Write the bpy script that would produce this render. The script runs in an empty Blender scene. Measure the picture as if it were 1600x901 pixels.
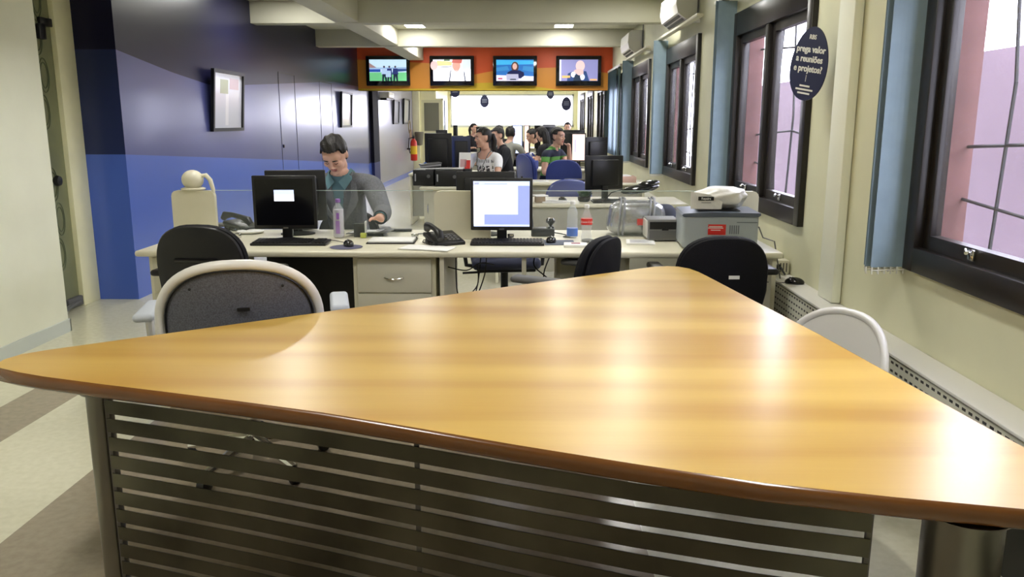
import bpy, bmesh, math, random
from mathutils import Vector, Matrix, Euler
random.seed(7)
S = bpy.context.scene
C = S.collection
R = math.radians
# ------------------------------------------------------------------ camera, sky, exposure
F = 1270.0; CAM_H = 1.46
PITCH = math.atan(260.5 / F); YAW = math.atan(25 / F * math.cos(PITCH))
cd = bpy.data.cameras.new('camera'); cam = bpy.data.objects.new('camera', cd); C.objects.link(cam)
cam.location = (0, 0, CAM_H); cam.rotation_euler = (math.pi / 2 - PITCH, 0, YAW)
cd.sensor_width = 36; cd.lens = 36 * F / 1600; cd.clip_start = .05; cd.clip_end = 300
S.camera = cam
S.view_settings.view_transform = 'Standard'; S.view_settings.look = 'None'
S.view_settings.gamma = 1; S.view_settings.use_curve_mapping = False
S.view_settings.exposure = 0.68
w = bpy.data.worlds.new('sky'); S.world = w; w.use_nodes = True
bg = w.node_tree.nodes['Background']; bg.inputs[0].default_value = (.82, .83, 1, 1); bg.inputs[1].default_value = 8.0
S.cycles.use_denoising = True; S.cycles.max_bounces = 8; S.cycles.diffuse_bounces = 5
S.cycles.glossy_bounces = 4; S.cycles.transmission_bounces = 8; S.cycles.transparent_max_bounces = 12
S.cycles.sample_clamp_indirect = 6; S.cycles.caustics_reflective = False; S.cycles.caustics_refractive = False
LAMP_POWER = 26.0

# ------------------------------------------------------------------ pixel -> place helpers (1600x901 frame)
def ray(px, py):
    vx, vz = (px - 800) / F, -(py - 450.5) / F
    y = math.cos(PITCH) + vz * math.sin(PITCH); z = -math.sin(PITCH) + vz * math.cos(PITCH)
    c, s = math.cos(YAW), math.sin(YAW)
    return Vector((vx * c - y * s, vx * s + y * c, z))
def D(px, py, d): r = ray(px, py); return r * (d / r.y) + Vector((0, 0, CAM_H))
def G(px, py, z): r = ray(px, py); return r * ((z - CAM_H) / r.z) + Vector((0, 0, CAM_H))
def XW(px, py, x): r = ray(px, py); return r * (x / r.x) + Vector((0, 0, CAM_H))

# ------------------------------------------------------------------ materials
MATS = {}
def mat(name, col, rough=.5, metal=0, emit=0, coat=0, trans=0, ior=1.45, noise=0, nscale=8, alpha=1, spec=None, bump=0, bscale=60, stretch=None):
    if name in MATS: return MATS[name]
    m = bpy.data.materials.new(name); m.use_nodes = True; nt = m.node_tree; b = nt.nodes['Principled BSDF']
    c = (*col, 1)
    b.inputs['Base Color'].default_value = c; b.inputs['Roughness'].default_value = rough; b.inputs['Metallic'].default_value = metal
    b.inputs['IOR'].default_value = ior; b.inputs['Coat Weight'].default_value = coat; b.inputs['Transmission Weight'].default_value = trans
    b.inputs['Coat Roughness'].default_value = .12
    b.inputs['Alpha'].default_value = alpha
    if spec is not None: b.inputs['Specular IOR Level'].default_value = spec
    if emit: b.inputs['Emission Color'].default_value = c; b.inputs['Emission Strength'].default_value = emit
    tc = nt.nodes.new('ShaderNodeTexCoord'); mp = nt.nodes.new('ShaderNodeMapping'); nt.links.new(tc.outputs['Object'], mp.inputs[0])
    if stretch: mp.inputs['Scale'].default_value = stretch
    if noise:
        n = nt.nodes.new('ShaderNodeTexNoise'); n.inputs['Scale'].default_value = nscale; n.inputs['Detail'].default_value = 5
        r = nt.nodes.new('ShaderNodeValToRGB')
        r.color_ramp.elements[0].position = .3; r.color_ramp.elements[1].position = .7
        r.color_ramp.elements[0].color = tuple(max(0, x * (1 - noise)) for x in col) + (1,)
        r.color_ramp.elements[1].color = tuple(min(1, x * (1 + noise)) for x in col) + (1,)
        nt.links.new(mp.outputs[0], n.inputs['Vector']); nt.links.new(n.outputs['Fac'], r.inputs[0]); nt.links.new(r.outputs[0], b.inputs['Base Color'])
    if bump:
        n2 = nt.nodes.new('ShaderNodeTexNoise'); n2.inputs['Scale'].default_value = bscale; n2.inputs['Detail'].default_value = 3
        bp = nt.nodes.new('ShaderNodeBump'); bp.inputs['Strength'].default_value = bump; bp.inputs['Distance'].default_value = .01
        nt.links.new(mp.outputs[0], n2.inputs['Vector']); nt.links.new(n2.outputs['Fac'], bp.inputs['Height']); nt.links.new(bp.outputs[0], b.inputs['Normal'])
    MATS[name] = m; return m
def wood_mat():
    m = mat('honey_wood', (.6, .3, .07), rough=.36, coat=.4); nt = m.node_tree; b = nt.nodes['Principled BSDF']
    b.inputs['Coat Roughness'].default_value = .26
    tc = nt.nodes.new('ShaderNodeTexCoord'); mp = nt.nodes.new('ShaderNodeMapping'); mp.inputs['Rotation'].default_value = (0, 0, R(4)); mp.inputs['Scale'].default_value = (.30, 3.4, 1)
    nt.links.new(tc.outputs['Object'], mp.inputs[0])
    n = nt.nodes.new('ShaderNodeTexNoise'); n.inputs['Scale'].default_value = 1.6; n.inputs['Detail'].default_value = 1.5; n.inputs['Roughness'].default_value = .45
    nt.links.new(mp.outputs[0], n.inputs['Vector'])
    mp2 = nt.nodes.new('ShaderNodeMapping'); mp2.inputs['Scale'].default_value = (2, 60, 1); nt.links.new(tc.outputs['Object'], mp2.inputs[0])
    n2 = nt.nodes.new('ShaderNodeTexNoise'); n2.inputs['Scale'].default_value = 2; nt.links.new(mp2.outputs[0], n2.inputs['Vector'])
    mx = nt.nodes.new('ShaderNodeMath'); mx.operation = 'MULTIPLY_ADD'; mx.inputs[1].default_value = .07; nt.links.new(n2.outputs['Fac'], mx.inputs[0]); nt.links.new(n.outputs['Fac'], mx.inputs[2])
    r = nt.nodes.new('ShaderNodeValToRGB'); r.color_ramp.elements[0].position = .38; r.color_ramp.elements[1].position = .68
    r.color_ramp.elements[0].color = (.46, .255, .036, 1); r.color_ramp.elements[1].color = (.61, .395, .085, 1)
    nt.links.new(mx.outputs[0], r.inputs[0]); nt.links.new(r.outputs[0], b.inputs['Base Color'])
    return m
def grille_mat():
    m = mat('perforated_cream', (.66, .66, .56), rough=.45); nt = m.node_tree; b = nt.nodes['Principled BSDF']
    tc = nt.nodes.new('ShaderNodeTexCoord'); sp = nt.nodes.new('ShaderNodeSeparateXYZ'); nt.links.new(tc.outputs['Object'], sp.inputs[0])
    def math_(op, a, bb=None, v=None):
        n = nt.nodes.new('ShaderNodeMath'); n.operation = op; nt.links.new(a, n.inputs[0])
        if bb is not None: nt.links.new(bb, n.inputs[1])
        if v is not None: n.inputs[1].default_value = v
        return n.outputs[0]
    fy = math_('FRACT', math_('MULTIPLY', sp.outputs['Y'], v=1 / .042)); fz = math_('FRACT', math_('MULTIPLY', sp.outputs['Z'], v=1 / .034))
    hy = math_('LESS_THAN', fy, v=.58); hz = math_('LESS_THAN', fz, v=.30)
    h = math_('MULTIPLY', hy, hz)
    mx = nt.nodes.new('ShaderNodeMix'); mx.data_type = 'RGBA'; mx.inputs[6].default_value = (.66, .66, .56, 1); mx.inputs[7].default_value = (.012, .012, .012, 1)
    nt.links.new(h, mx.inputs[0]); nt.links.new(mx.outputs[2], b.inputs['Base Color'])
    return m
def floor_mat():
    m = mat('vinyl_floor', (.7, .68, .5), rough=.22); nt = m.node_tree; b = nt.nodes['Principled BSDF']
    tc = nt.nodes.new('ShaderNodeTexCoord'); sp = nt.nodes.new('ShaderNodeSeparateXYZ'); nt.links.new(tc.outputs['Object'], sp.inputs[0])
    n = nt.nodes.new('ShaderNodeTexNoise'); n.inputs['Scale'].default_value = 30; n.inputs['Detail'].default_value = 6; nt.links.new(tc.outputs['Object'], n.inputs['Vector'])
    def cr(a, bcol):
        r = nt.nodes.new('ShaderNodeValToRGB'); r.color_ramp.elements[0].position = .35; r.color_ramp.elements[1].position = .65
        r.color_ramp.elements[0].color = (*a, 1); r.color_ramp.elements[1].color = (*bcol, 1); nt.links.new(n.outputs['Fac'], r.inputs[0]); return r.outputs[0]
    cream = cr((.66, .64, .48), (.72, .70, .54)); taupe = cr((.30, .25, .18), (.35, .295, .215))
    def cmp(op, a, v):
        q = nt.nodes.new('ShaderNodeMath'); q.operation = op; nt.links.new(a, q.inputs[0]); q.inputs[1].default_value = v; return q.outputs[0]
    def mul(a, c):
        q = nt.nodes.new('ShaderNodeMath'); q.operation = 'MULTIPLY'; nt.links.new(a, q.inputs[0]); nt.links.new(c, q.inputs[1]); return q.outputs[0]
    x, y = sp.outputs['X'], sp.outputs['Y']
    s1 = mul(cmp('GREATER_THAN', x, -2.75), cmp('LESS_THAN', x, -2.45)); s2 = mul(cmp('GREATER_THAN', x, -1.86), cmp('LESS_THAN', x, .42))
    ad = nt.nodes.new('ShaderNodeMath'); ad.operation = 'ADD'; nt.links.new(s1, ad.inputs[0]); nt.links.new(s2, ad.inputs[1])
    f = mul(ad.outputs[0], cmp('LESS_THAN', y, 4.7))
    mx = nt.nodes.new('ShaderNodeMix'); mx.data_type = 'RGBA'; nt.links.new(f, mx.inputs[0]); nt.links.new(cream, mx.inputs[6]); nt.links.new(taupe, mx.inputs[7])
    nt.links.new(mx.outputs[2], b.inputs['Base Color'])
    return m
WOOD = wood_mat(); GRILLE = grille_mat(); FLOOR = floor_mat()
EDGE = mat('dark_wood_edge', (.15, .055, .012), .22, coat=.4, noise=.15, nscale=5)
WALL = mat('cream_paint', (.66, .65, .46), .55, noise=.04, nscale=3)
WALLW = mat('pale_paint', (.80, .81, .68), .6, noise=.03, nscale=3)
CEIL = mat('ceiling_paint', (.56, .55, .44), .7, noise=.03, nscale=2)
YEL = mat('yellow_cream_paint', (.88, .85, .58), .5, noise=.03)
NAVY = mat('navy_gloss', (.010, .010, .038), .32, coat=.06, spec=.28)
MIDBLUE = mat('slate_blue_gloss', (.065, .075, .25), .30, coat=.35, spec=.6)
BLUE = mat('royal_blue_gloss', (.065, .135, .56), .30, coat=.3, spec=.55)
SHADEDBLUE = mat('shaded_blue_gloss', (.014, .025, .11), .35, coat=.2)  # middle band of the blue return, its shade mixed into the colour
FARBLUE = mat('blue_painted_reflection', (.30, .30, .40), .3, coat=.4)  # far stretch of the blue wall, paled by a reflection painted into the colour
FRAME = mat('dark_brown_wood', (.012, .009, .007), .38, coat=.05, noise=.25, nscale=14, stretch=(1, 1, .1))
BRICK = mat('reveal_brown', (.13, .06, .055), .8, noise=.3, nscale=3)
OUTW = mat('lavender_render', (.11, .078, .105), .9, noise=.12, nscale=1.2)
REDW = mat('red_brick_wall', (.22, .04, .035), .9, noise=.2, nscale=6)
GLASS = mat('window_glass', (.6, .62, .7), 0, alpha=.07)
GLASS2 = mat('partition_glass', (.6, .7, .66), 0.02, alpha=.05)
GEDGE = mat('glass_edge', (.55, .66, .62), .2)
IRON = mat('iron_bar', (.02, .02, .022), .5)
CREAM = mat('cream_laminate', (.66, .63, .49), .35, noise=.03)
CREAM2 = mat('cream_front', (.58, .56, .44), .4, noise=.03)
GREYP = mat('grey_beige_panel', (.33, .32, .26), .5, noise=.05)
STEEL = mat('brushed_steel', (.085, .08, .062), .30, metal=1, noise=.5, nscale=2.2)
POSTM = mat('post_steel', (.20, .19, .165), .3, metal=1, noise=.12, nscale=4)
CHROME = mat('chrome', (.7, .7, .68), .15, metal=1)
BLK = mat('black_plastic', (.008, .008, .009), .38)
BLKG = mat('black_gloss', (.006, .006, .008), .12, coat=.3)
BLKF = mat('black_fabric', (.004, .004, .007), .7, spec=.25, bump=.3, bscale=300)
GRYP = mat('grey_plastic', (.12, .12, .12), .5)
NAVF = mat('dark_navy_fabric', (.018, .022, .05), .7, bump=.3, bscale=300)
BLUF = mat('blue_fabric', (.03, .05, .24), .7, bump=.2, bscale=200)
BLUP = mat('blue_shell', (.10, .12, .30), .28, coat=.3)
WHTP = mat('white_plastic', (.72, .71, .68), .3, coat=.1)
MESHG = mat('grey_mesh', (.10, .103, .125), .7, noise=.35, nscale=180)
ARMW = mat('pale_blue_grey_pad', (.52, .56, .62), .45)
BLIND = mat('slate_blue_fabric', (.21, .285, .33), .8, noise=.06, nscale=12)
LACE = mat('blind_chain_white', (.62, .62, .55), .6)
PAPER = mat('paper', (.80, .80, .78), .7)
PAPERG = mat('printed_grey', (.35, .35, .37), .7)
SILV = mat('silver_plastic_sheet', (.42, .43, .45), .22, metal=.75, noise=.25, nscale=14, bump=.8, bscale=9)
GSTR = mat('grey_strap', (.22, .22, .24), .5)
PRN = mat('printer_grey', (.36, .40, .43), .4)
RED = mat('red_sticker', (.62, .03, .025), .4)
WHT = mat('white_ink', (.8, .8, .78), .5)
YELL = mat('yellow_label', (.85, .55, .03), .5)
PET = mat('clear_bottle', (.75, .78, .80), .05, alpha=.28)
PURP = mat('purple_label', (.30, .12, .48), .4)
BLAB = mat('blue_label', (.06, .16, .6), .4)
WATER = mat('milky_liquid', (.62, .58, .66), .25)
BAGW = mat('white_bag', (.70, .69, .66), .35, bump=.8, bscale=12)
SIGN = mat('sign_navy', (.018, .022, .06), .4)
SKIN = mat('skin', (.64, .38, .28), .5, noise=.05, nscale=20)
LIPS = mat('lips', (.42, .15, .12), .45)
HAIR = mat('dark_hair', (.010, .008, .007), .45, bump=.6, bscale=160, stretch=(1, 1, .2))
EYEW = mat('eye_white', (.75, .75, .75), .3); EYED = mat('eye_dark', (.01, .008, .006), .2)
SUIT = mat('grey_suit', (.12, .125, .135), .85, noise=.2, nscale=90)
TEAL = mat('teal_shirt', (.10, .19, .21), .8)
BLKT = mat('black_trousers', (.006, .006, .008), .85)
TSH = mat('white_cotton', (.88, .89, .92), .8)
INK = mat('shirt_print', (.05, .05, .06), .8)
GREEN = mat('green_cotton', (.12, .33, .07), .8); NVC = mat('navy_cotton', (.012, .016, .04), .8)
GREYT = mat('grey_cotton', (.28, .28, .25), .85); BLKC = mat('black_cotton', (.010, .010, .014), .85); DGR = mat('dark_grey_cotton', (.10, .10, .11), .85)
LIGHT = mat('lamp_diffuser', (1, .98, .93), .5, emit=LAMP_POWER)
SCRW = mat('screen_white', (.85, .88, 1), .3, emit=.75); SCRB = mat('screen_lavender', (.30, .36, .72), .3, emit=.6)
SCRL = mat('screen_pale_blue', (.62, .70, 1), .3, emit=.6); SCRG = mat('screen_text_grey', (.5, .52, .66), .3, emit=.4)
SCRP = mat('screen_pink', (.95, .72, .62), .3, emit=.55); SCRK = mat('screen_off', (.004, .004, .006), .12)
def emi(name, col, e=1.0): return mat(name, col, .4, emit=e * .62)

# ------------------------------------------------------------------ mesh builder
class MB:
    def __init__(s): s.v = []; s.f = []; s.mi = []; s.sm = []; s.mats = []
    def _m(s, m):
        if m not in s.mats: s.mats.append(m)
        return s.mats.index(m)
    def raw(s, vs, fs, m, smooth=False, M=None):
        o = len(s.v); s.v += [tuple((M @ Vector(p)) if M else p) for p in vs]
        i = s._m(m)
        for f in fs: s.f.append([k + o for k in f]); s.mi.append(i); s.sm.append(smooth)
        return s
    def bm(s, b, m, smooth=True, M=None):
        b.verts.index_update()
        s.raw([v.co[:] for v in b.verts], [[v.index for v in f.verts] for f in b.faces], m, smooth, M); b.free(); return s
    def box(s, x0, x1, y0, y1, z0, z1, m, r=0, M=None, seg=2):
        if r:
            b = bmesh.new(); bmesh.ops.create_cube(b, size=1)
            for v in b.verts: v.co = Vector(((x0 + x1) / 2 + v.co.x * (x1 - x0), (y0 + y1) / 2 + v.co.y * (y1 - y0), (z0 + z1) / 2 + v.co.z * (z1 - z0)))
            bmesh.ops.bevel(b, geom=list(b.edges), offset=min(r, .49 * min(x1 - x0, y1 - y0, z1 - z0)), segments=seg, profile=.5, affect='EDGES')
            return s.bm(b, m, True, M)
        vs = [(x, y, z) for z in (z0, z1) for y in (y0, y1) for x in (x0, x1)]
        return s.raw(vs, [(0, 2, 3, 1), (4, 5, 7, 6), (0, 1, 5, 4), (2, 6, 7, 3), (0, 4, 6, 2), (1, 3, 7, 5)], m, False, M)
    def lathe(s, prof, m, c=(0, 0, 0), n=20, M=None, smooth=True):
        vs = []; fs = []
        for r, z in prof:
            for k in range(n):
                a = 2 * math.pi * k / n; vs.append((c[0] + max(r, 1e-4) * math.cos(a), c[1] + max(r, 1e-4) * math.sin(a), c[2] + z))
        for j in range(len(prof) - 1):
            for k in range(n): fs.append((j * n + k, j * n + (k + 1) % n, (j + 1) * n + (k + 1) % n, (j + 1) * n + k))
        fs.append(tuple(range(n))[::-1]); fs.append(tuple((len(prof) - 1) * n + k for k in range(n)))
        return s.raw(vs, fs, m, smooth, M)
    def tube(s, pts, r, m, n=8, closed=False, M=None):
        P = [Vector(p) for p in pts]; N = len(P); vs = []; fs = []; up = None
        for i, p in enumerate(P):
            a = P[i - 1] if (i > 0 or closed) else p; b = P[(i + 1) % N] if (i < N - 1 or closed) else p
            t = (b - a).normalized()
            if up is None: up = t.orthogonal().normalized()
            up = (up - t * up.dot(t))
            up = up.normalized() if up.length > 1e-6 else t.orthogonal().normalized()
            w_ = t.cross(up); rr = r[i] if isinstance(r, (list, tuple)) else r
            for k in range(n):
                q = 2 * math.pi * k / n; vs.append(tuple(p + (up * math.cos(q) + w_ * math.sin(q)) * rr))
        L = N if closed else N - 1
        for i in range(L):
            for k in range(n): fs.append((i * n + k, i * n + (k + 1) % n, ((i + 1) % N) * n + (k + 1) % n, ((i + 1) % N) * n + k))
        if not closed: fs.append(tuple(range(n))[::-1]); fs.append(tuple((N - 1) * n + k for k in range(n)))
        return s.raw(vs, fs, m, True, M)
    def ell(s, c, rad, m, M=None, n=16):
        b = bmesh.new(); bmesh.ops.create_uvsphere(b, u_segments=n, v_segments=max(6, n // 2 + 2), radius=1)
        for v in b.verts: v.co = Vector((c[0] + v.co.x * rad[0], c[1] + v.co.y * rad[1], c[2] + v.co.z * rad[2]))
        return s.bm(b, m, True, M)
    def prism(s, poly, z0, z1, m, M=None, smooth=False):
        n = len(poly); vs = [(x, y, z0) for x, y in poly] + [(x, y, z1) for x, y in poly]
        fs = [tuple(range(n))[::-1], tuple(range(n, 2 * n))] + [(k, (k + 1) % n, n + (k + 1) % n, n + k) for k in range(n)]
        return s.raw(vs, fs, m, smooth, M)
    def poly(s, pts, m, M=None): return s.raw(pts, [tuple(range(len(pts)))], m, False, M)
    def build(s, name, parent=None, loc=None, rz=0, fix=True):
        me = bpy.data.meshes.new(name); me.from_pydata(s.v, [], s.f)
        for m in s.mats: me.materials.append(m)
        for p, i, q in zip(me.polygons, s.mi, s.sm): p.material_index = i; p.use_smooth = q
        if fix:
            b = bmesh.new(); b.from_mesh(me); bmesh.ops.recalc_face_normals(b, faces=b.faces); b.to_mesh(me); b.free()
        me.validate(); me.update()
        if any(s.sm):
            try: me.set_sharp_from_angle(angle=R(38))
            except Exception: pass
        o = bpy.data.objects.new(name, me); C.objects.link(o)
        if parent: o.parent = parent
        if loc is not None: o.location = loc
        o.rotation_euler.z = rz
        return o
def tag(o, label, cat, group=None):
    o['label'] = label; o['category'] = cat
    if group: o['group'] = group
    return o
def thing(name, label, cat, loc=(0, 0, 0), rz=0, group=None):
    o = bpy.data.objects.new(name, None); C.objects.link(o); o.location = loc; o.rotation_euler = (0, 0, rz); o.empty_display_size = .1
    return tag(o, label, cat, group)
def struct(name, mb, loc=None):
    o = mb.build(name, None, loc); o['kind'] = 'structure'; return o
def sroot(name, loc=(0, 0, 0)):
    o = bpy.data.objects.new(name, None); C.objects.link(o); o.location = loc; o['kind'] = 'structure'; return o
def dup(root, loc, rz, label, group=None, scale=None):
    r = root.copy(); C.objects.link(r); r.location = loc; r.rotation_euler = (0, 0, rz); r['label'] = label
    if group: r['group'] = group
    if scale: r.scale = scale
    for ch in list(root.children):
        c = ch.copy(); C.objects.link(c); c.parent = r
        for g in ch.children: d = g.copy(); C.objects.link(d); d.parent = c
    return r
def text_part(name, body, size, m, parent, M, depth=.0012, spacing=1.0, bold=0):
    cu = bpy.data.curves.new(name, 'FONT'); cu.body = body; cu.size = size; cu.align_x = 'CENTER'; cu.align_y = 'CENTER'; cu.extrude = depth; cu.resolution_u = 3
    cu.space_line = spacing; cu.offset = bold
    t = bpy.data.objects.new(name + '_curve', cu); C.objects.link(t)
    dg = bpy.context.evaluated_depsgraph_get(); me = bpy.data.meshes.new_from_object(t.evaluated_get(dg)); bpy.data.objects.remove(t)
    me.transform(M); me.materials.clear(); me.materials.append(m); me.name = name
    o = bpy.data.objects.new(name, me); C.objects.link(o); o.parent = parent; return o
def frontM(x, y, z, rz=0): return Matrix.Translation((x, y, z)) @ Matrix.Rotation(rz, 4, 'Z') @ Matrix.Rotation(R(90), 4, 'X')  # faces -y

# ================================================================== ROOM
XL, XR, ZC = -3.26, 1.60, 2.84
YB, YE = -1.2, 27.0
struct('floor', MB().box(XL - 1.5, XR + .02, YB, YE + .1, -.06, 0, FLOOR))
struct('ceiling', MB().box(XL - 1.5, XR + .02, YB, YE + .1, ZC, ZC + .08, CEIL))
# windows along the right wall
PER = 3.11
WIN = [(1.62 + PER * k, 3.38 + PER * k) for k in range(8)]
ZW0, ZW1 = .86, 2.26
mb = MB(); TH = .20
mb.box(XR, XR + TH, YB, YE, 0, ZW0, WALL); mb.box(XR, XR + TH, YB, YE, ZW1, ZC + .08, WALL)
ys = [YB] + [q for a in WIN for q in a] + [YE]
for i in range(0, len(ys), 2): mb.box(XR, XR + TH, ys[i], ys[i + 1], ZW0, ZW1, WALL)
for a, b in WIN:   # brick-coloured reveal outside the sash
    mb.box(XR + .09, XR + TH, b - .012, b + .001, ZW0, ZW1, BRICK); mb.box(XR + .09, XR + TH, a - .001, a + .012, ZW0, ZW1, BRICK)
struct('wall_right', mb)
struct('wall_back', MB().box(XL - 1.5, XR + .02, YB - .1, YB, 0, ZC, WALLW))
# left: pale near wall, glass door recess, blue return, mural wall
struct('wall_left', MB().box(XL - .34, XL, YB, 5.55, 0, ZC, WALLW))
mb = MB(); mb.box(XL, XL + .012, YB, 5.56, 0, .09, mat('baseboard_pale', (.56, .60, .58), .5)); mb.box(XL - .3, XL + .012, 5.55, 5.562, 0, .09, MATS['baseboard_pale'])
struct('baseboard_left', mb)
def banded(mb, pos, lo, hi, bounds, mats_, step, emitq):
    """strip of a painted wall cut along curved colour borders; bounds are functions of the running coordinate, rising"""
    n = max(1, int((hi - lo) / step))
    for i in range(n):
        a = lo + (hi - lo) * i / n; b = lo + (hi - lo) * (i + 1) / n
        la = [0] + [min(max(f(a), 0), ZC) for f in bounds] + [ZC]; lb = [0] + [min(max(f(b), 0), ZC) for f in bounds] + [ZC]
        for k in range(len(mats_)):
            if la[k + 1] - la[k] > 1e-4 or lb[k + 1] - lb[k] > 1e-4: emitq(mb, a, b, la[k], lb[k], la[k + 1], lb[k + 1], mats_[k])
def q_side(mb, a, b, z0a, z0b, z1a, z1b, m): mb.poly([(XL, a, z0a), (XL, b, z0b), (XL, b, z1b), (XL, a, z1a)], m)
def q_ret(mb, a, b, z0a, z0b, z1a, z1b, m): mb.poly([(a, 6.61, z0a), (b, 6.61, z0b), (b, 6.61, z1b), (a, 6.61, z1a)], m)
low = lambda y: 1.20 - .055 * (y - 6.6) - .004 * max(0, y - 11) * 1
upp = lambda y: 2.02 - .115 * (y - 6.6) + .03 * max(0, y - 7.6) + .14 * max(0, y - 8.6)
mb = MB()
mb.box(XL - .34, XL - .004, 6.615, 23.5, 0, ZC, NAVY)
banded(mb, None, 6.61, 16.8, [low, lambda y: max(low(y), min(upp(y), 2.12))], [BLUE, MIDBLUE, NAVY], .25, q_side)
banded(mb, None, 16.8, 17.7, [lambda y: .62], [BLUE, NAVY], .45, q_side)
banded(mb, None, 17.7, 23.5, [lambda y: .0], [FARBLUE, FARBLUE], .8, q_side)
banded(mb, None, XL - .34, XL, [lambda x: 1.2, lambda x: 2.02], [BLUE, SHADEDBLUE, NAVY], .2, q_ret)
struct('wall_left_mural', mb)
struct('baseboard_left_far', MB().box(XL, XL + .015, 17.7, 23.45, 0, .11, BLUE))
struct('trim_7', MB().box(XL + .001, XL + .06, 17.1, 17.75, 0.62, 2.7, mat('post_navy', (.006, .006, .014), .7, spec=.2)))
struct('trim_8', MB().box(XL + .001, XL + .06, 17.1, 17.75, 0, .62, mat('post_blue', (.012, .02, .12), .6)))
# shut doors flush in the mural wall
def flush_door(n, y0, y1, z1):
    r = sroot('door_%d' % n, (XL, y0, 0)); W = y1 - y0
    m = MB()
    for a in ((0, .008, 0, z1), (W - .008, W, 0, z1), (0, W, z1 - .012, z1)): m.box(.001, .004, a[0], a[1], a[2], a[3], BLK)
    m.build('door_gap', r)
    MB().lathe([(.022, 0), (.022, .012), (.012, .016)], BLK, M=Matrix.Translation((.001, .07, 1.14)) @ Matrix.Rotation(R(90), 4, 'Y')).build('lock', r)
flush_door(1, 10.87, 11.62, 2.10); flush_door(2, 13.0, 13.8, 2.08)
# glass door in the recess
GX = -3.63
r = sroot('door_3', (GX, 4.9, 0))
FROST = mat('frosted_glass', (.21, .22, .12), .35, noise=.15, nscale=3)
MB().box(-.006, .006, .0, 1.46, .02, 2.84, FROST).build('glass_leaf', r)
OV = mat('etched_oval', (.13, .15, .09), .7)
m = MB()
for k in range(9):
    zc = .45 + k * .27
    if k in (3,): continue
    for rr in (.10, .075):
        m.tube([(.009, 1.27 + .04 * (k % 2) + rr * .6 * math.cos(t * math.pi / 12), zc + rr * 1.25 * math.sin(t * math.pi / 12)) for t in range(24)], .004, OV, n=5, closed=True)
m.build('etched_ovals', r)
m = MB(); m.lathe([(.012, 0), (.012, .03), (.035, .04), (.042, .055), (.035, .075), (.01, .08)], BLK, M=Matrix.Translation((.006, 1.24, 1.02)) @ Matrix.Rotation(R(90), 4, 'Y')); m.build('door_handle', r)
m = MB(); m.box(-.02, .03, 1.30, 1.46, 2.16, 2.22, BLK, .006); m.box(-.02, .035, 1.27, 1.36, 2.06, 2.17, BLK, .008); m.build('top_hinge', r)
m = MB(); m.box(-.02, .04, 1.25, 1.46, .01, .09, GRYP, .01); m.tube([(.03, 1.42, .05), (.06, 1.15, .03), (.1, .95, .015)], .018, GRYP); m.build('floor_closer', r)
struct('trim_1', MB().box(GX - .10, GX + .045, 6.36, 6.61, 0, ZC, YEL, .006))
struct('wall_corridor', MB().box(GX - .55, GX - .45, 4.4, 6.9, 0, ZC, mat('olive_paint', (.25, .25, .13), .7)))
# beams
BZ = 2.59
for k, y in enumerate((9.9, 12.9)):
    struct('trim_%d' % (2 + k), MB().box(XL, XR, y, y + .22, BZ, ZC, CEIL, .004))
for k, y in enumerate((6.7, 3.5)):
    struct('trim_%d' % (4 + k), MB().box(XL, XR, y, y + .22, BZ, ZC, CEIL, .004))
struct('trim_6', MB().box(-2.27, -1.99, YB, 15.98, BZ + .012, ZC, CEIL, .004))
# painted soffit with the televisions
SY = 16.0; SZ0 = 2.045
ORM = [mat('paint_yellow', (.72, .50, .04), .45), mat('paint_orange', (.80, .33, .05), .45), mat('paint_red_orange', (.75, .11, .03), .45)]
def q_sof(mb, a, b, z0a, z0b, z1a, z1b, m):
    sh = lambda z: max(SZ0, z)
    if z1a > SZ0 or z1b > SZ0: mb.poly([(a, SY, sh(z0a)), (b, SY, sh(z0b)), (b, SY, sh(z1b)), (a, SY, sh(z1a))], m)
mb = MB(); mb.box(XL, XR + .02, SY + .002, SY + .3, SZ0, ZC, CEIL)
def b1(x): return 2.19 - .55 * abs(x + .75) ** 1.5 * .16 if x > -1.7 else 2.08 + .0 * x
def b2(x):
    if x < -1.3: return 2.62 - .05 * (x + 3.26)
    if x < -.1: return 2.28 + .17 * math.sin((x + 1.3) / 1.2 * math.pi / 2)
    if x < .9: return 2.45 + .03 * (x + .1)
    return 2.44 - .12 * (x - .9)
banded(mb, None, XL, XR, [lambda x: max(SZ0 - .01, b1(x)), b2], ORM, .1, q_sof)
mb.poly([(XL, SY + .001, SZ0), (XR, SY + .001, SZ0), (XR, SY + .3, SZ0), (XL, SY + .3, SZ0)], ORM[1])
struct('wall_soffit', mb)
# far wall with the big bright window
mb = MB(); WX0, WX1, WZ0, WZ1 = -2.52, 1.48, 1.30, 2.33
mb.box(-3.6, WX0, YE, YE + .2, 0, ZC, YEL); mb.box(WX1, XR + .3, YE, YE + .2, 0, ZC, YEL); mb.box(WX0, WX1, YE, YE + .2, 0, WZ0, YEL); mb.box(WX0, WX1, YE, YE + .2, WZ1, ZC, YEL)
struct('wall_far', mb)
r = sroot('window_9', (0, YE, 0)); m = MB()
FG = mat('pale_window_frame', (.60, .62, .60), .5)
for a in ((WX0, WX1, WZ0 - .02, WZ0 + .05), (WX0, WX1, WZ1 - .06, WZ1)): m.box(a[0], a[1], -.03, .05, a[2], a[3], FG)
for x in (WX0, WX1 - .05): m.box(x, x + .05, -.03, .05, WZ0, WZ1, FG)
m.build('window_frame', r); MB().box(WX0 + .05, WX1 - .05, .01, .02, WZ0 + .05, WZ1 - .06, GLASS).build('pane', r)
mb = MB(); mb.box(-3.62, -2.60, 23.5, 23.62, 0, ZC, YEL); mb.box(-2.62, -2.60, 23.62, YE, 0, ZC, YEL)
mb.box(XL + .002, XL + .2, 23.36, 23.5, 0, ZC, YEL, .01)
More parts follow.
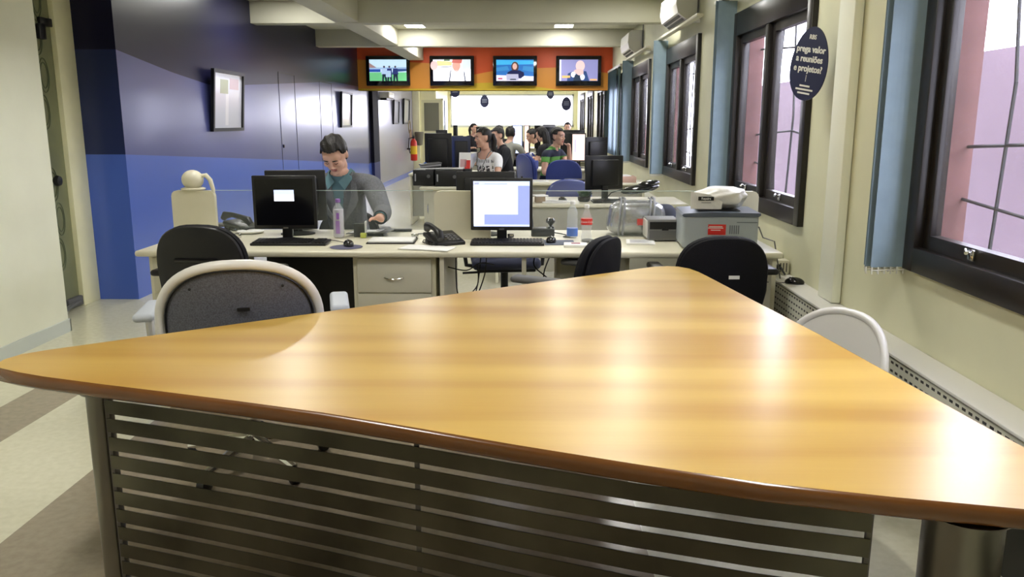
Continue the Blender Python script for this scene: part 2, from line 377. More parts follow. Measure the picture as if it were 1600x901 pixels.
struct('wall_partition', mb)
r = sroot('door_4', (-3.02, 23.5, 0)); m = MB()
m.box(-.04, .0, -.03, 0, 0, 2.1, YEL); m.box(.58, .62, -.03, 0, 0, 2.1, YEL); m.box(-.04, .62, -.03, 0, 2.06, 2.1, YEL); m.build('door_frame', r)
m = MB(); m.box(0, .58, -.02, 0, 0, 2.06, mat('door_cream', (.74, .72, .5), .4)); m.build('door_leaf', r)
MB().box(.08, .50, -.024, -.016, 1.2, 1.98, mat('door_glass_grey', (.22, .22, .17), .15)).build('pane', r)
r = sroot('window_10', (-2.60, 24.2, 0)); m = MB(); m.box(0, .03, 0, .06, 1.2, 2.1, mat('blue_frame', (.03, .04, .12), .4)); m.box(0, .03, 1.5, 1.56, 1.2, 2.1, MATS['blue_frame']); m.build('window_frame', r)
MB().box(0, .012, .06, 1.5, 1.2, 2.1, mat('pale_glass', (.6, .66, .72), .1)).build('pane', r)

# windows of the right wall
def window(n, a, b):
    r = sroot('window_%d' % n, (XR, a, 0)); L = b - a
    m = MB(); x0, x1 = -.035, .07
    m.box(x0, x1, 0, .085, ZW0, ZW1, FRAME, .004); m.box(x0, x1, L - .085, L, ZW0, ZW1, FRAME, .004)
    m.box(x0, x1, .08, L - .08, ZW0, ZW0 + .10, FRAME, .004); m.box(x0, x1, .08, L - .08, ZW1 - .17, ZW1, FRAME, .004)
    m.box(x0 + .005, x1, L * .5 - .035, L * .5 + .035, ZW0 + .1, ZW1 - .17, FRAME, .004)
    m.build('window_frame', r)
    for (p, q) in ((.085, L * .5 - .035), (L * .5 + .035, L - .085)):
        s_ = MB(); t = .055; z0, z1 = ZW0 + .10, ZW1 - .17
        s_.box(0, .045, p, p + t, z0, z1, FRAME, .004); s_.box(0, .045, q - t, q, z0, z1, FRAME, .004); s_.box(0, .045, p + t, q - t, z0, z0 + .055, FRAME); s_.box(0, .045, p + t, q - t, z1 - t, z1, FRAME)
        so = s_.build('sash', r)
        MB().box(.02, .025, p + t, q - t, z0 + .055, z1 - t, GLASS).build('pane', so)
        if n <= 3:
            h = MB(); yc = (p + q) / 2; h.box(-.012, 0, yc - .02, yc + .02, z0 + .01, z0 + .05, CHROME, .004); h.tube([(-.012, yc, z0 + .035), (-.035, yc - .01, z0 + .05), (-.05, yc - .045, z0 + .045)], .007, CHROME); h.build('latch', so)
    # iron grille outside, of crooked bars
    g = MB(); X = .18
    pts = [((.30, ZW0), (.22, 1.35)), ((.22, 1.35), (.36, ZW1)), ((.62, ZW0), (.70, 1.75)), ((.70, 1.75), (.60, ZW1)), ((.95, ZW0), (.88, 1.5)), ((.88, 1.5), (.97, ZW1)),
           ((1.20, ZW0), (1.30, 1.42)), ((1.30, 1.42), (1.18, ZW1)), ((1.52, ZW0), (1.47, 1.6)), ((1.47, 1.6), (1.56, ZW1)),
           ((0, 1.32), (.9, 1.40)), ((.9, 1.4), (L, 1.36)), ((0, 1.98), (.7, 1.93)), ((.7, 1.93), (L, 2.0)), ((.22, 1.65), (.7, 1.66)), ((1.28, 1.12), (L, 1.15)), ((.0, 1.08), (.3, 1.10))]
    for p, q in pts: g.tube([(X, min(p[0], L), p[1]), (X, min(q[0], L), q[1])], .007, IRON, n=6)
    g.build('grille_bars', r)
for i, (a, b) in enumerate(WIN): window(i + 1, a, b)
# outside
struct('wall_neighbour', MB().box(3.7, 3.9, -2, 15.5, -1, 2.02, OUTW))
struct('wall_neighbour_red', MB().box(4.4, 4.6, 27, 60, -1, 1.35, REDW))
struct('floor_yard', MB().box(1.95, 60, -3, 60, -1.1, -1.0, mat('yard', (.35, .33, .33), .9)))

# ceiling lamps
def lamp(x, y, label):
    t = thing('ceiling_light', label, 'ceiling light', (x, y, ZC), 0, 'recessed ceiling lights')
    m = MB()
    for a in ((-.15, -.13, -.46, .46), (.13, .15, -.46, .46), (-.13, .13, -.46, -.44), (-.13, .13, .44, .46)): m.box(a[0], a[1], a[2], a[3], -.008, 0, WHTP)
    m.build('frame', t); MB().box(-.13, .13, -.44, .44, -.007, -.001, LIGHT).build('diffuser', t)
    return t
for y, nm in ((14.6, 'added to brighten the orange wall'), (12.2, 'between the two cross beams'), (5.1, 'above the front row of desks'), (1.7, 'above the wooden table')):  # farthest row here is added to light the orange wall, hidden by a beam
    for x, sd in ((-1.67, 'left'), (.52, 'right')): lamp(x, y, 'recessed white ceiling light %s, on the %s' % (nm, sd))
for y, nm in ((19.5, 'just behind the orange wall'), (23.5, 'near the far window')):
    for x, sd in ((-1.67, 'left'), (.52, 'right')): lamp(x, y, 'recessed white ceiling light %s, on the %s' % (nm, sd))

lamp(-2.68, 9.0, 'recessed white ceiling light before the first cross beam, beside the blue wall'); lamp(1.1, 8.75, 'recessed white ceiling light before the first cross beam, beside the air conditioner')
# ================================================================== TRIANGULAR WOODEN TABLE
t = thing('triangular_table', 'large triangular honey wood table with brushed steel slatted front', 'table')
near = [(-1.58, 2.29), (-1.50, 2.25), (-1.40, 2.21), (-1.20, 2.145), (-1.0, 2.085), (-.76, 2.01), (-.52, 1.93), (-.27, 1.83), (-.03, 1.73), (.24, 1.625), (.48, 1.54), (.72, 1.48), (.94, 1.435), (1.08, 1.41), (1.14, 1.42), (1.17, 1.47), (1.165, 1.55)]
side = [(1.12, 1.85), (1.07, 2.3), (1.02, 2.75), (.94, 3.3), (.87, 3.80), (.85, 3.93), (.82, 4.03), (.77, 4.09), (.71, 4.105), (.64, 4.085), (.57, 4.04)]
lft = [(.3, 3.845), (-.2, 3.485), (-.8, 3.05), (-1.3, 2.69), (-1.56, 2.50), (-1.61, 2.45), (-1.63, 2.39), (-1.62, 2.33)]
out = near + side + lft
TT = .74
def inset(P, d):
    n = len(P); res = []
    for i in range(n):
        a = Vector(P[i - 1]); b = Vector(P[(i + 1) % n]); tt = (b - a).normalized(); nn = Vector((-tt.y, tt.x)); res.append((P[i][0] + nn.x * d, P[i][1] + nn.y * d))
    return res
m = MB(); m.prism(inset(out, .012), TT - .02, TT, WOOD); m.build('tabletop', t)
m = MB(); prof = [(.012, 0), (.005, -.003), (.001, -.010), (0, -.020), (.001, -.031), (.006, -.039), (.016, -.044), (.06, -.045), (.5, -.045)]
loops = [[(x, y, TT + dz) for x, y in inset(out, di)] for di, dz in prof[:-1]]
vs = [p for L in loops for p in L]; n = len(out)
fs = [(j * n + k, j * n + (k + 1) % n, (j + 1) * n + (k + 1) % n, (j + 1) * n + k) for j in range(len(loops) - 1) for k in range(n)]
fs.append(tuple((len(loops) - 1) * n + k for k in range(n))[::-1])
m.raw(vs, fs, EDGE, True); m.build('edge_band', t)
MB().lathe([(.036, 0), (.036, .69), (.05, .692), (.05, .695)], POSTM, (-1.245, 2.23, 0), 28).build('post', t)
MB().lathe([(.075, 0), (.075, .69), (.09, .692), (.09, .695)], POSTM, (.885, 1.535, 0), 32).build('post', t)
MB().lathe([(.06, 0), (.06, .69), (.08, .692), (.08, .695)], POSTM, (.66, 3.8, 0), 24).build('post', t)
curve = [(-1.205, 2.185), (-1.0, 2.12), (-.76, 2.04), (-.52, 1.955), (-.27, 1.86), (-.03, 1.765), (.24, 1.665), (.48, 1.59), (.70, 1.532)]
cc = []
for i in range(len(curve) - 1):
    for k in range(3): q = k / 3; cc.append((curve[i][0] * (1 - q) + curve[i + 1][0] * q, curve[i][1] * (1 - q) + curve[i + 1][1] * q))
cc.append(curve[-1])
for k in range(12):
    z1 = .683 - .056 * k; z0 = z1 - .041; m = MB(); N = len(cc)
    vs = [(x, y, z) for z in (z0, z1) for x, y in cc] + [(x + .001, y + .003, z) for z in (z0, z1) for x, y in cc]
    fs = [(i, i + 1, N + i + 1, N + i) for i in range(N - 1)] + [(2 * N + i, 3 * N + i, 3 * N + i + 1, 2 * N + i + 1) for i in range(N - 1)] + [(N + i, N + i + 1, 3 * N + i + 1, 3 * N + i) for i in range(N - 1)] + [(i, 2 * N + i, 2 * N + i + 1, i + 1) for i in range(N - 1)] + [(0, N, 3 * N, 2 * N), (N - 1, 3 * N - 1, 4 * N - 1, 2 * N - 1)]
    m.raw(vs, fs, STEEL, True); m.build('slat', t)
for x, y in (cc[0], cc[12], cc[-1]): MB().box(x - .006, x + .006, y + .006, y + .016, 0.01, .695, mat('slat_bracket', (.12, .11, .10), .5)).build('slat_bracket', t)

# ================================================================== CHAIRS
def superell(w, h, n=44, e=2.6, taper=0):
    o = []
    for k in range(n):
        a = 2 * math.pi * k / n; c, s = math.cos(a), math.sin(a)
        z = h * math.copysign(abs(s) ** (2 / e), s); x = w * math.copysign(abs(c) ** (2 / e), c) * (1 - taper * (z / h)); o.append((x, z))
    return o
def shell(mb, w, h, thick, m, bend, cz, y0=0, lean=0, e=2.6, taper=0, rings=7, bulge=0):
    """a cushioned or moulded panel: curved round the sitter, edges rounded"""
    o = superell(w, h, 44, e, taper); n = len(o); vs = []; fs = []
    def pos(x, z, off): return (x, y0 + bend * x * x + off - lean * (z + h), cz + z)
    lay = [(k / rings, +1) for k in range(rings + 1)] + [(k / rings, -1) for k in range(rings, -1, -1)]
    idx = []
    for q, sd in lay:
        sc = math.sin(q * math.pi / 2); th = thick * .5 * (math.cos(q * math.pi / 2) ** .35 if q < 1 else 0)
        b_ = bulge * (1 - sc * sc)
        idx.append(len(vs)); vs += [pos(x * max(sc, .02), z * max(sc, .02), sd * th + (b_ if sd > 0 else b_ * .3)) for x, z in o]
    for j in range(len(idx) - 1):
        for k in range(n): fs.append((idx[j] + k, idx[j] + (k + 1) % n, idx[j + 1] + (k + 1) % n, idx[j + 1] + k))
    fs.append(tuple(range(n))[::-1]); fs.append(tuple(idx[-1] + k for k in range(n)))
    mb.raw(vs, fs, m, True); return mb
def star_base(parent, m, r=.28, z=.055):
    b = MB()
    for k in range(5):
        a = 2 * math.pi * k / 5 + .3; b.tube([(0, 0, z + .06), (r * .5 * math.cos(a), r * .5 * math.sin(a), z + .045), (r * math.cos(a), r * math.sin(a), z + .015)], [.03, .022, .016], m)
    b.build('star_base', parent)
    for k in range(5):
        a = 2 * math.pi * k / 5 + .3; c = MB(); M = Matrix.Translation((r * math.cos(a), r * math.sin(a), .028)) @ Matrix.Rotation(a, 4, 'Z') @ Matrix.Rotation(R(90), 4, 'X')
        c.lathe([(.02, -.022), (.028, -.018), (.028, .018), (.02, .022)], BLK, n=12, M=M); c.tube([(r * math.cos(a), r * math.sin(a), .05), (r * math.cos(a), r * math.sin(a), z + .02)], .008, BLK); c.build('caster', parent)
def office_chair(name, label, loc, rz, fabric, shellm, group=None, arms=True, w=.235, top=.93, ribs=True, armm=None, label2=None, seatm=None):
    """sitter faces +y"""
    t = thing(name, label, 'chair', loc, rz, group); armm = armm or BLK
    h = .27; cz = top - h
    b = MB(); shell(b, w, h, .07, fabric, .55, cz, -.20, .10, 2.7, -.06, bulge=.01); b.build('backrest', t)
    b = MB(); shell(b, w * .985, h * .985, .035, shellm, .55, cz, -.245, .10, 2.7, -.06); bs = b.build('back_shell', t)
    if ribs:
        b = MB()
        for zz in (.09, -.10): b.tube([(x, -.268 + .55 * x * x - .10 * (zz + h), cz + zz) for x in (-.11, -.05, 0, .05, .11)], .011, BLKG)
        b.tube([(.09, -.266 - .10 * h, cz + .06), (.09, -.262 - .10 * h, cz - .07)], .006, shellm); b.build('moulded_rib', t)
    if label2:
        MB().box(.02, .075, -.300, -.296, cz + .05, cz + .068, PAPER).build('asset_label', t)
    b = MB(); b.tube([(0, -.28, cz - .05), (0, -.29, .50), (0, -.20, .41), (0, 0, .40)], [.02, .028, .028, .02], BLK, n=8); b.build('back_bar', t)
    b = MB(); b.box(-.245, .245, -.20, .26, .43, .51, seatm or fabric, .035, seg=4); b.build('seat', t)
    b = MB(); b.box(-.21, .21, -.17, .23, .41, .435, BLK, .012); b.build('seat_pan', t)
    b = MB(); b.tube([(0, 0, .10), (0, 0, .42)], .028, BLK, 12); b.tube([(0, 0, .10), (0, 0, .25)], .04, BLK, 12); b.build('gas_lift', t)
    MB().tube([(.05, .05, .40), (.2, .08, .39), (.31, .08, .385)], .009, BLK).build('lever', t)
    star_base(t, BLK)
    if arms:
        for s in (-1, 1):
            b = MB(); b.tube([(s * .18, 0, .415), (s * .28, -.0, .43), (s * .295, -.02, .55), (s * .295, -.02, .66)], .017, BLK)
            ar = b.build('arm_support', t)
            b = MB(); b.box(s * .295 - .04, s * .295 + .04, -.15, .12, .655, .69, armm, .017, seg=3); b.build('armrest', t)
    return t
# front row black chairs, backs toward the camera
def cx(px, d): return D(px, 400, d).x
office_chair('office_chair', 'black office chair with ribbed back shell at the left end of the front desk', (cx(313, 4.05), 4.33, 0), R(-3), BLKF, BLK, 'black office chairs at the front desk', top=.95, w=.235)
office_chair('office_chair', 'black office chair with an asset sticker on its back, below the printer', (cx(1131, 4.22) - .02, 4.43, 0), R(2), BLKF, BLKF, 'black office chairs at the front desk', top=.885, w=.24, label2=True, ribs=False)
office_chair('office_chair', 'black office chair turned to the left, with grey arm pads, left of the printer chair', (.17, 4.31, 0), R(62), BLKF, BLKF, 'black office chairs at the front desk', top=.88, w=.225, ribs=False, armm=GRYP)
office_chair('office_chair', 'dark navy chair on the far side of the front desk, seat seen under it', (-.17, 5.9, 0), R(186), NAVF, BLUP, None, top=.90, seatm=NAVF, armm=GRYP)
office_chair('office_chair', 'black office chair of the man in the grey suit', (-1.36, 5.92, 0), R(180), BLKF, BLK, None, top=.80)
# blue chairs further back
office_chair('office_chair', 'blue office chair with pale glossy back just behind the second desk row', (cx(881, 8.4), 8.4, 0), R(8), BLUF, BLUP, 'blue office chairs of the middle rows', top=.90, armm=BLUF)
office_chair('office_chair', 'deep blue office chair in front of the man in the green striped shirt', (cx(880, 10.9), 10.9, 0), R(-4), BLUF, BLUF, 'blue office chairs of the middle rows', top=.98, ribs=False)
office_chair('office_chair', 'blue office chair the man in the green shirt sits on', (cx(842, 11.9), 11.75, 0), R(-62), BLUF, BLUP, None, top=1.02, ribs=False, arms=False)
office_chair('office_chair', 'blue office chair of the person in the dark sweater', (cx(808, 12.0), 12.78, 0), R(75), BLUF, BLUF, None, top=.88, ribs=False, arms=False)
office_chair('office_chair', 'dark blue office chair of the person in the grey shirt', (cx(806, 14.6), 14.9, 0), R(60), NAVF, BLUF, None, top=.92, ribs=False, arms=False)
office_chair('office_chair', 'black office chair of the woman in the white shirt', (cx(768, 10.2), 10.25, 0), R(100), BLKF, BLK, None, top=.86, ribs=False, arms=False)

def white_chair(label, loc, rz, top, back_insert, w=.30, h=.27):
    t = thing('white_chair', label, 'chair', loc, rz)
    cz = top - h; bend = .9
    o = superell(w, h, 60, 2.35, -.04); ln = .16
    def P(x, z, off=0): return (x, -.22 + bend * x * x + off - ln * (z + h), cz + z)
    b = MB(); b.tube([P(x, z) for x, z in o],   .021 if back_insert else .015, WHTP, n=12, closed=True); b.build('back_rim', t)
    b = MB(); shell(b, w - .012, h - .012, .022, MESHG if back_insert else WHTP, bend, cz, -.224, ln, 2.35, -.04, rings=10); b.build('back_panel', t)
    if back_insert:
        b = MB(); b.tube([P(x * .93, z * .93, -.014) for x, z in o], .004, BLK, n=6, closed=True); b.build('seam', t)
        b = MB(); b.box(-.002, .045, -.247 - ln * .36, -.238 - ln * .36, cz + .09, cz + .102, BLK)
        for x in (-.17, .17): b.ell((x, -.240 + bend * x * x - ln * .46, cz + .18), (.006, .005, .006), BLK, n=8)
        b.build('back_slot', t)
    b = MB(); b.box(-.25, .25, -.2, .27, top - .50, top - .44, WHTP, .03, seg=4); b.build('seat', t)
    for s in (-1, 1):
        b = MB(); b.tube([(s * .2, -.05, top - .48), (s * .37, -.02, top - .44), (s * .385, .02, top - .25)], .018, WHTP); b.build('arm_support', t)
        b = MB(); b.box(s * .385 - .04, s * .385 + .04, -.10, .20, top - .255, top - .22, ARMW, .016, seg=3); b.build('armrest', t)
    b = MB(); b.tube([(0, 0, .10), (0, 0, top - .49)], .03, CHROME, 12); b.tube([(0, -.25, cz - .2), (0, -.1, top - .5), (0, 0, top - .5)], .022, WHTP); b.build('gas_lift', t)
    star_base(t, CHROME, .3)
    return t
white_chair('white rimmed chair with dark grey mesh back at the left side of the wooden table', (-1.18, 3.30, 0), R(14), .93, True, w=.30)
white_chair('low white shell chair between the wooden table and the right wall', (1.04, 3.12, 0), R(112), .70, False, w=.28)

# ================================================================== HEATER, CONDUIT, BLINDS
t = thing('radiator_cover', 'long low cream radiator cover with perforated front along the window wall', 'radiator cover')
MB().box(1.458, XR - .002, YB + .3, 22, .538, .55, WHTP, .002).build('top_panel', t)
MB().box(1.464, 1.470, YB + .3, 22, .36, .530, GRILLE).build('grille', t)
m = MB(); m.box(1.474, 1.49, YB + .3, 22, .33, .362, CREAM)
for k in range(11): y = YB + .5 + k * 2.1; m.box(1.474, 1.50, y, y + .06, 0, .52, CREAM)
m.box(1.56, XR - .003, YB + .3, 22, 0, .52, BLK); m.build('frame', t)  # black back sheet paints the shade of the recess below the grille
tag(MB().box(XR - .05, XR - .003, 4.08, 4.28, .552, ZC, WALLW, .006).build('wall_conduit'), 'pale boxed conduit running up the right wall between two windows', 'conduit')
def blinds(k, y1, label, n=3, spread=.03, zb=.86):
    t = thing('vertical_blind', label, 'blind', (XR, y1, 0), 0, 'vertical blinds stacked beside the windows')
    a = WIN[k]
    MB().box(-.13, -.07, a[0] - y1 - .38, .30, 2.362, 2.388, CREAM, .004).build('headrail', t)
    m = MB(); m.box(-.07, -.002, a[0] - y1 + .1, a[0] - y1 + .14, 2.365, 2.395, WHTP); m.box(-.07, -.002, .2, .24, 2.365, 2.395, WHTP); m.build('bracket', t)
    for i in range(n):
        y = .02 + i * spread; ang = R(18 if i % 2 else 8)
        M = Matrix.Translation((-.085 - .018 * (i % 2), y, 0)) @ Matrix.Rotation(ang, 4, 'Z')
        b = MB(); L = 7; 
        for q in range(L):
            u0 = -.075 + .15 * q / L; u1 = -.075 + .15 * (q + 1) / L
            f0 = .006 * math.sin((q / L) * math.pi); f1 = .006 * math.sin(((q + 1) / L) * math.pi)
            b.raw([(u0, f0, zb), (u1, f1, zb), (u1, f1, 2.36), (u0, f0, 2.36), (u0, f0 + .0015, zb), (u1, f1 + .0015, zb), (u1, f1 + .0015, 2.36), (u0, f0 + .0015, 2.36)], [(0, 1, 2, 3), (7, 6, 5, 4), (0, 4, 5, 1), (3, 2, 6, 7), (0, 3, 7, 4), (1, 5, 6, 2)], BLIND, False, M)
        s = b.build('blind_slat', t)
        b = MB()
        for q in range(6): b.tube([(-.07 + .028 * q, -.003, zb + .002), (-.07 + .028 * q, -.003, zb - .028)], .0035, LACE, n=5, M=M)
        b.tube([(-.075, -.003, zb - .012), (.075, -.003, zb - .012)], .003, LACE, n=5, M=M)
        b.build('weight_chain', s)
for k, lb in enumerate(['stack of slate blue vertical blind slats beside the nearest window', 'stack of slate blue vertical blind slats beside the window with the oval sign', 'stack of blue vertical blind slats beside the third window', 'stack of blue vertical blind slats beside the fourth window']):
    blinds(k, WIN[k][1] + .0, lb, spread=.035)
# fifth window: blinds half drawn, bright gap left open
t = thing('vertical_blind', 'pale blue vertical blind drawn over the far window with a bright gap', 'blind', (XR, 14.0, 0), 0, 'vertical blinds stacked beside the windows')
MB().box(-.09, -.04, -.1, 3.4, 2.36, 2.40, WHTP, .004).build('headrail', t)
for i in range(22):
    y = .0 + i * .115
    if i in (3, 4): continue
    M = Matrix.Translation((-.07, y, 0)) @ Matrix.Rotation(R(72), 4, 'Z'); MB().box(-.062, .062, 0, .0015, .88, 2.36, BLIND, 0, M).build('blind_slat', t)
for x, y, nm, hh in ((1.47, 4.62, '', 0),):
    pass

# ================================================================== AIR CONDITIONERS
def aircon(y0, L, label):
    t = thing('air_conditioner', label, 'air conditioner', (XR, y0, 2.40), 0, 'wall air conditioners')
    prof = [(0, 0), (-.12, 0), (-.20, .06), (-.22, .14), (-.21, .27), (-.17, .30), (0, .30)]
    m = MB(); n = len(prof); vs = [(x, y, z) for y in (0, L) for x, z in prof]
    m.raw(vs, [tuple(range(n))[::-1], tuple(range(n, 2 * n))] + [(k, (k + 1) % n, n + (k + 1) % n, n + k) for k in range(n)], WHTP); m.build('housing', t)
    m = MB()
    for k in range(2):
        x = -.13 - .035 * k; z = .004 + .026 * k
        m.raw([(x, .06, z), (x - .022, .06, z + .016), (x - .022, L - .06, z + .016), (x, L - .06, z), (x, .06, z - .004), (x - .022, .06, z + .012), (x - .022, L - .06, z + .012), (x, L - .06, z - .004)], [(0, 1, 2, 3), (7, 6, 5, 4), (0, 4, 5, 1), (3, 2, 6, 7), (0, 3, 7, 4), (1, 5, 6, 2)], BLK)
    m.build('air_outlet', t)
    MB().tube([(-.02, -.03, .38), (-.02, -.03, .02), (-.015, -.05, 0)], .008, GRYP).build('pipe', t)
aircon(8.0, .95, 'white wall air conditioner above the third window'); aircon(11.75, .95, 'white wall air conditioner near the orange wall')

# ================================================================== TELEVISIONS
def tv(px0, px1, py0, py1, label, pic):
    a = D(px0, py0, SY - .09); b = D(px1, py1, SY - .09); W = b.x - a.x; Hh = a.z - b.z
    t = thing('television', label, 'television', ((a.x + b.x) / 2, SY, (a.z + b.z) / 2), 0, 'televisions on the orange wall')
    m = MB(); m.box(-W / 2, W / 2, -.09, -.03, -Hh / 2, Hh / 2, BLKG, .012); m.box(-.2, .2, -.03, 0, -.15, .15, BLK); m.build('bezel', t)
    m = MB(); sw, sh = W - .13, Hh - .16; x0, z0 = -sw / 2, -sh / 2 + .01
    dpt = [0]
    def pg(pts, mm):
        dpt[0] += 1; m.poly([(x0 + u * sw, -.0915 - .0004 * dpt[0], z0 + v * sh) for u, v in pts], mm)
    def el(cx_, cy_, rx, ry, mm): pg([(cx_ + rx * math.cos(k * math.pi / 8), cy_ + ry * math.sin(k * math.pi / 8)) for k in range(16)], mm)
    pic(pg, el); m.build('screen', t, fix=False)
FULL = [(0, 0), (1, 0), (1, 1), (0, 1)]
def pic1(pg, el):
    pg(FULL, emi('tv_sky', (.55, .75, .88), 1.0)); pg([(0, 0), (1, 0), (1, .40), (0, .40)], emi('tv_grass', (.18, .62, .28), .8)); pg([(0, .42), (.3, .42), (.3, .55), (0, .55)], emi('tv_blue', (.03, .09, .45), .8)); pg([(.65, .42), (1, .46), (1, .60), (.65, .56)], emi('tv_darkblue', (.05, .12, .35), .6))
    pg([(0, .55), (.2, .62), (0, .85)], emi('tv_roof', (.40, .25, .25), .8)); pg([(0, .56), (1, .56), (1, .64), (0, .62)], emi('tv_stand', (.35, .5, .75), .8))
    for x, dx in ((.40, 0), (.54, 1), (.70, 1)):
        el(x, .66, .028, .055, emi('tv_head', (.12, .10, .14), .6)); pg([(x - .08, .30), (x + .08, .30), (x + .06, .58), (x - .06, .58)], emi('tv_jersey', (.45, .60, .85), .9) if not dx else emi('tv_jersey2', (.04, .06, .25), .6)); pg([(x - .06, .0), (x - .02, .0), (x, .22), (x + .03, .0), (x + .07, .0), (x + .06, .32), (x - .05, .32)], emi('tv_dark', (.02, .04, .08), .5))
    pg([(.44, .18), (.58, .18), (.58, .48), (.44, .48)], emi('tv_jersey', (.45, .60, .85), .9))
def pic2(pg, el):
    pg(FULL, emi('tv_white', (.88, .90, 1), 1.05)); pg([(.1, .70), (.5, .72), (.5, .9), (.1, .95)], emi('tv_gold', (.75, .55, .25), .9)); pg([(.28, .93), (.45, .93), (.45, 1), (.3, 1)], emi('tv_green', (.1, .18, .1), .6)); pg([(.2, .62), (.5, .66), (.5, .70), (.2, .66)], emi('tv_grey', (.25, .25, .3), .8))
    el(.03, .72, .10, .22, emi('tv_pinkish', (.75, .45, .45), .9)); pg([(.76, .55), (1, .55), (1, 1), (.8, 1)], emi('tv_greyblue', (.55, .62, .68), .9))
    pg([(.38, 0), (.42, .45), (.55, .55), (.68, .55), (.85, .42), (.9, 0)], emi('tv_white2', (.95, .95, 1), 1.05)); el(.62, .72, .11, .26, emi('tv_face', (.70, .30, .24), .9)); pg([(.50, .85), (.76, .82), (.78, 1), (.52, 1)], emi('tv_cap', (.50, .12, .10), .8)); pg([(.53, .50), (.72, .50), (.62, .40)], emi('tv_pinkish', (.75, .45, .45), .9))
    pg([(.42, 0), (.45, 0), (.48, .5), (.46, .5)], emi('tv_strap', (.03, .04, .12), .5)); pg([(.84, 0), (.87, 0), (.83, .45), (.81, .45)], MATS['tv_strap'])
def pic3(pg, el):
    pg(FULL, emi('tv_studio', (.02, .13, .42), .9)); pg([(0, .75), (1, .78), (1, .95), (0, .98)], emi('tv_studio2', (.05, .38, .70), .9)); pg([(0, .45), (.35, .5), (.3, .7), (0, .62)], emi('tv_studio3', (.04, .22, .50), .8)); pg([(.7, .5), (1, .42), (1, .66), (.72, .7)], MATS['tv_studio3'])
    pg([(0, 0), (1, 0), (1, .22), (0, .28)], emi('tv_desk', (.62, .62, .80), .9)); el(.50, .66, .10, .24, emi('tv_hair', (.10, .05, .04), .6)); pg([(.28, .12), (.75, .12), (.74, .40), (.62, .5), (.40, .5), (.30, .40)], emi('tv_suit', (.01, .015, .08), .6)); el(.495, .68, .06, .15, emi('tv_face2', (.62, .38, .34), .9))
    pg([(.28, .04), (.60, .04), (.59, .32), (.27, .32)], emi('tv_laptop', (.40, .40, .55), .8)); pg([(.36, .04), (.54, .04), (.52, .10), (.38, .10)], emi('tv_dark', (.02, .04, .08), .5)); pg([(.05, .08), (.16, .08), (.16, .14), (.05, .14)], emi('tv_redtag', (.45, .05, .08), .8)); pg([(.66, .12), (.95, .08), (.97, .18), (.75, .24)], emi('tv_white', (.88, .90, 1), 1.0))
def pic4(pg, el):
    pg(FULL, emi('tv_mauve', (.24, .24, .48), .9)); pg([(0, 0), (.05, 0), (.05, 1), (0, 1)], emi('tv_palestrip', (.6, .62, .85), .9)); pg([(.2, 0), (.22, .35), (.42, .50), (.70, .45), (.78, 0)], emi('tv_suit2', (.03, .07, .22), .6)); el(.54, .70, .12, .26, emi('tv_face3', (.70, .52, .52), .9)); el(.50, .44, .13, .12, emi('tv_face4', (.66, .46, .45), .9))
    el(.36, .30, .06, .13, emi('tv_white', (.88, .90, 1), 1.0)); el(.60, .18, .06, .14, MATS['tv_white']); pg([(.36, 0), (.58, 0), (.52, .30), (.40, .28)], emi('tv_dark', (.02, .04, .08), .5)); el(.54, .36, .09, .10, MATS['tv_face4'])
    pg([(.07, .14), (.28, .15), (.28, .25), (.07, .25)], emi('tv_orange', (.85, .45, .15), .9)); pg([(.8, .02), (.98, .02), (.98, .09), (.8, .09)], MATS['tv_orange'])
tv(571, 641, 87, 134, 'television showing footballers on a green pitch, nearest the blue wall', pic1)
tv(671, 741, 87, 134, 'television showing a man in a red cap and braces', pic2)
tv(770, 839, 87, 134, 'television showing a newsreader with a laptop on blue', pic3)
tv(869, 939, 87, 134, 'television showing a man with clasped hands, nearest the windows', pic4)

# ================================================================== PICTURES, WALL UNITS
def picture(y0, y1, z0, z1, label, art, tilt=.03):
    t = thing('picture_frame', label, 'picture', (XL, y0, z0), 0, 'framed pictures on the left wall'); W, Hh = y1 - y0, z1 - z0
    sh = Matrix(((1, 0, tilt / Hh, .004), (0, 1, 0, 0), (0, 0, 1, 0), (0, 0, 0, 1))); fw = .035
    m = MB()
    for a in ((0, fw, 0, Hh), (W - fw, W, 0, Hh), (fw, W - fw, 0, fw), (fw, W - fw, Hh - fw, Hh)): m.box(0, .035, a[0], a[1], a[2], a[3], BLK, 0, sh)
    m.build('frame', t)
    m = MB(); m.box(.004, .012, fw, W - fw, fw, Hh - fw, mat('poster_painted_reflection', (.72, .74, .88), .15, coat=.8), 0, sh)  # poster base paled to carry the bright window reflection
    if art:
        m.box(.012, .013, W * .25, W * .5, Hh * .62, Hh * .85, mat('poster_olive', (.30, .33, .16), .3, coat=.6), 0, sh); m.box(.012, .013, W * .42, W * .52, Hh * .1, Hh * .62, mat('poster_reflection_streak', (.85, .85, .95), .2, coat=.6), 0, sh); m.box(.012, .013, W * .55, W * .85, Hh * .7, Hh * .88, mat('poster_rose', (.5, .36, .42), .3, coat=.6), 0, sh)  # the tall white strip paints a reflected streak of light
    m.build('poster', t)
picture(8.43, 9.34, 1.36, 1.99, 'black framed lavender poster with painted reflection nearest the glass door', True, .05)
picture(14.3, 15.15, 1.36, 1.97, 'black framed picture beside the blue door before the far opening', False)
picture(19.9, 20.7, 1.40, 1.98, 'thin framed picture on the far left wall under the wall unit', False)
picture(21.5, 22.5, 1.40, 2.05, 'framed picture at the far end of the left wall', False)
t = thing('wall_unit', 'small white wall unit above the far left pictures', 'wall unit', (XL, 18.2, 1.93)); MB().box(0, .22, 0, .7, .04, .17, WHTP, .02).build('housing', t); MB().box(.02, .16, .05, .5, 0, .04, BLK).build('bracket', t)
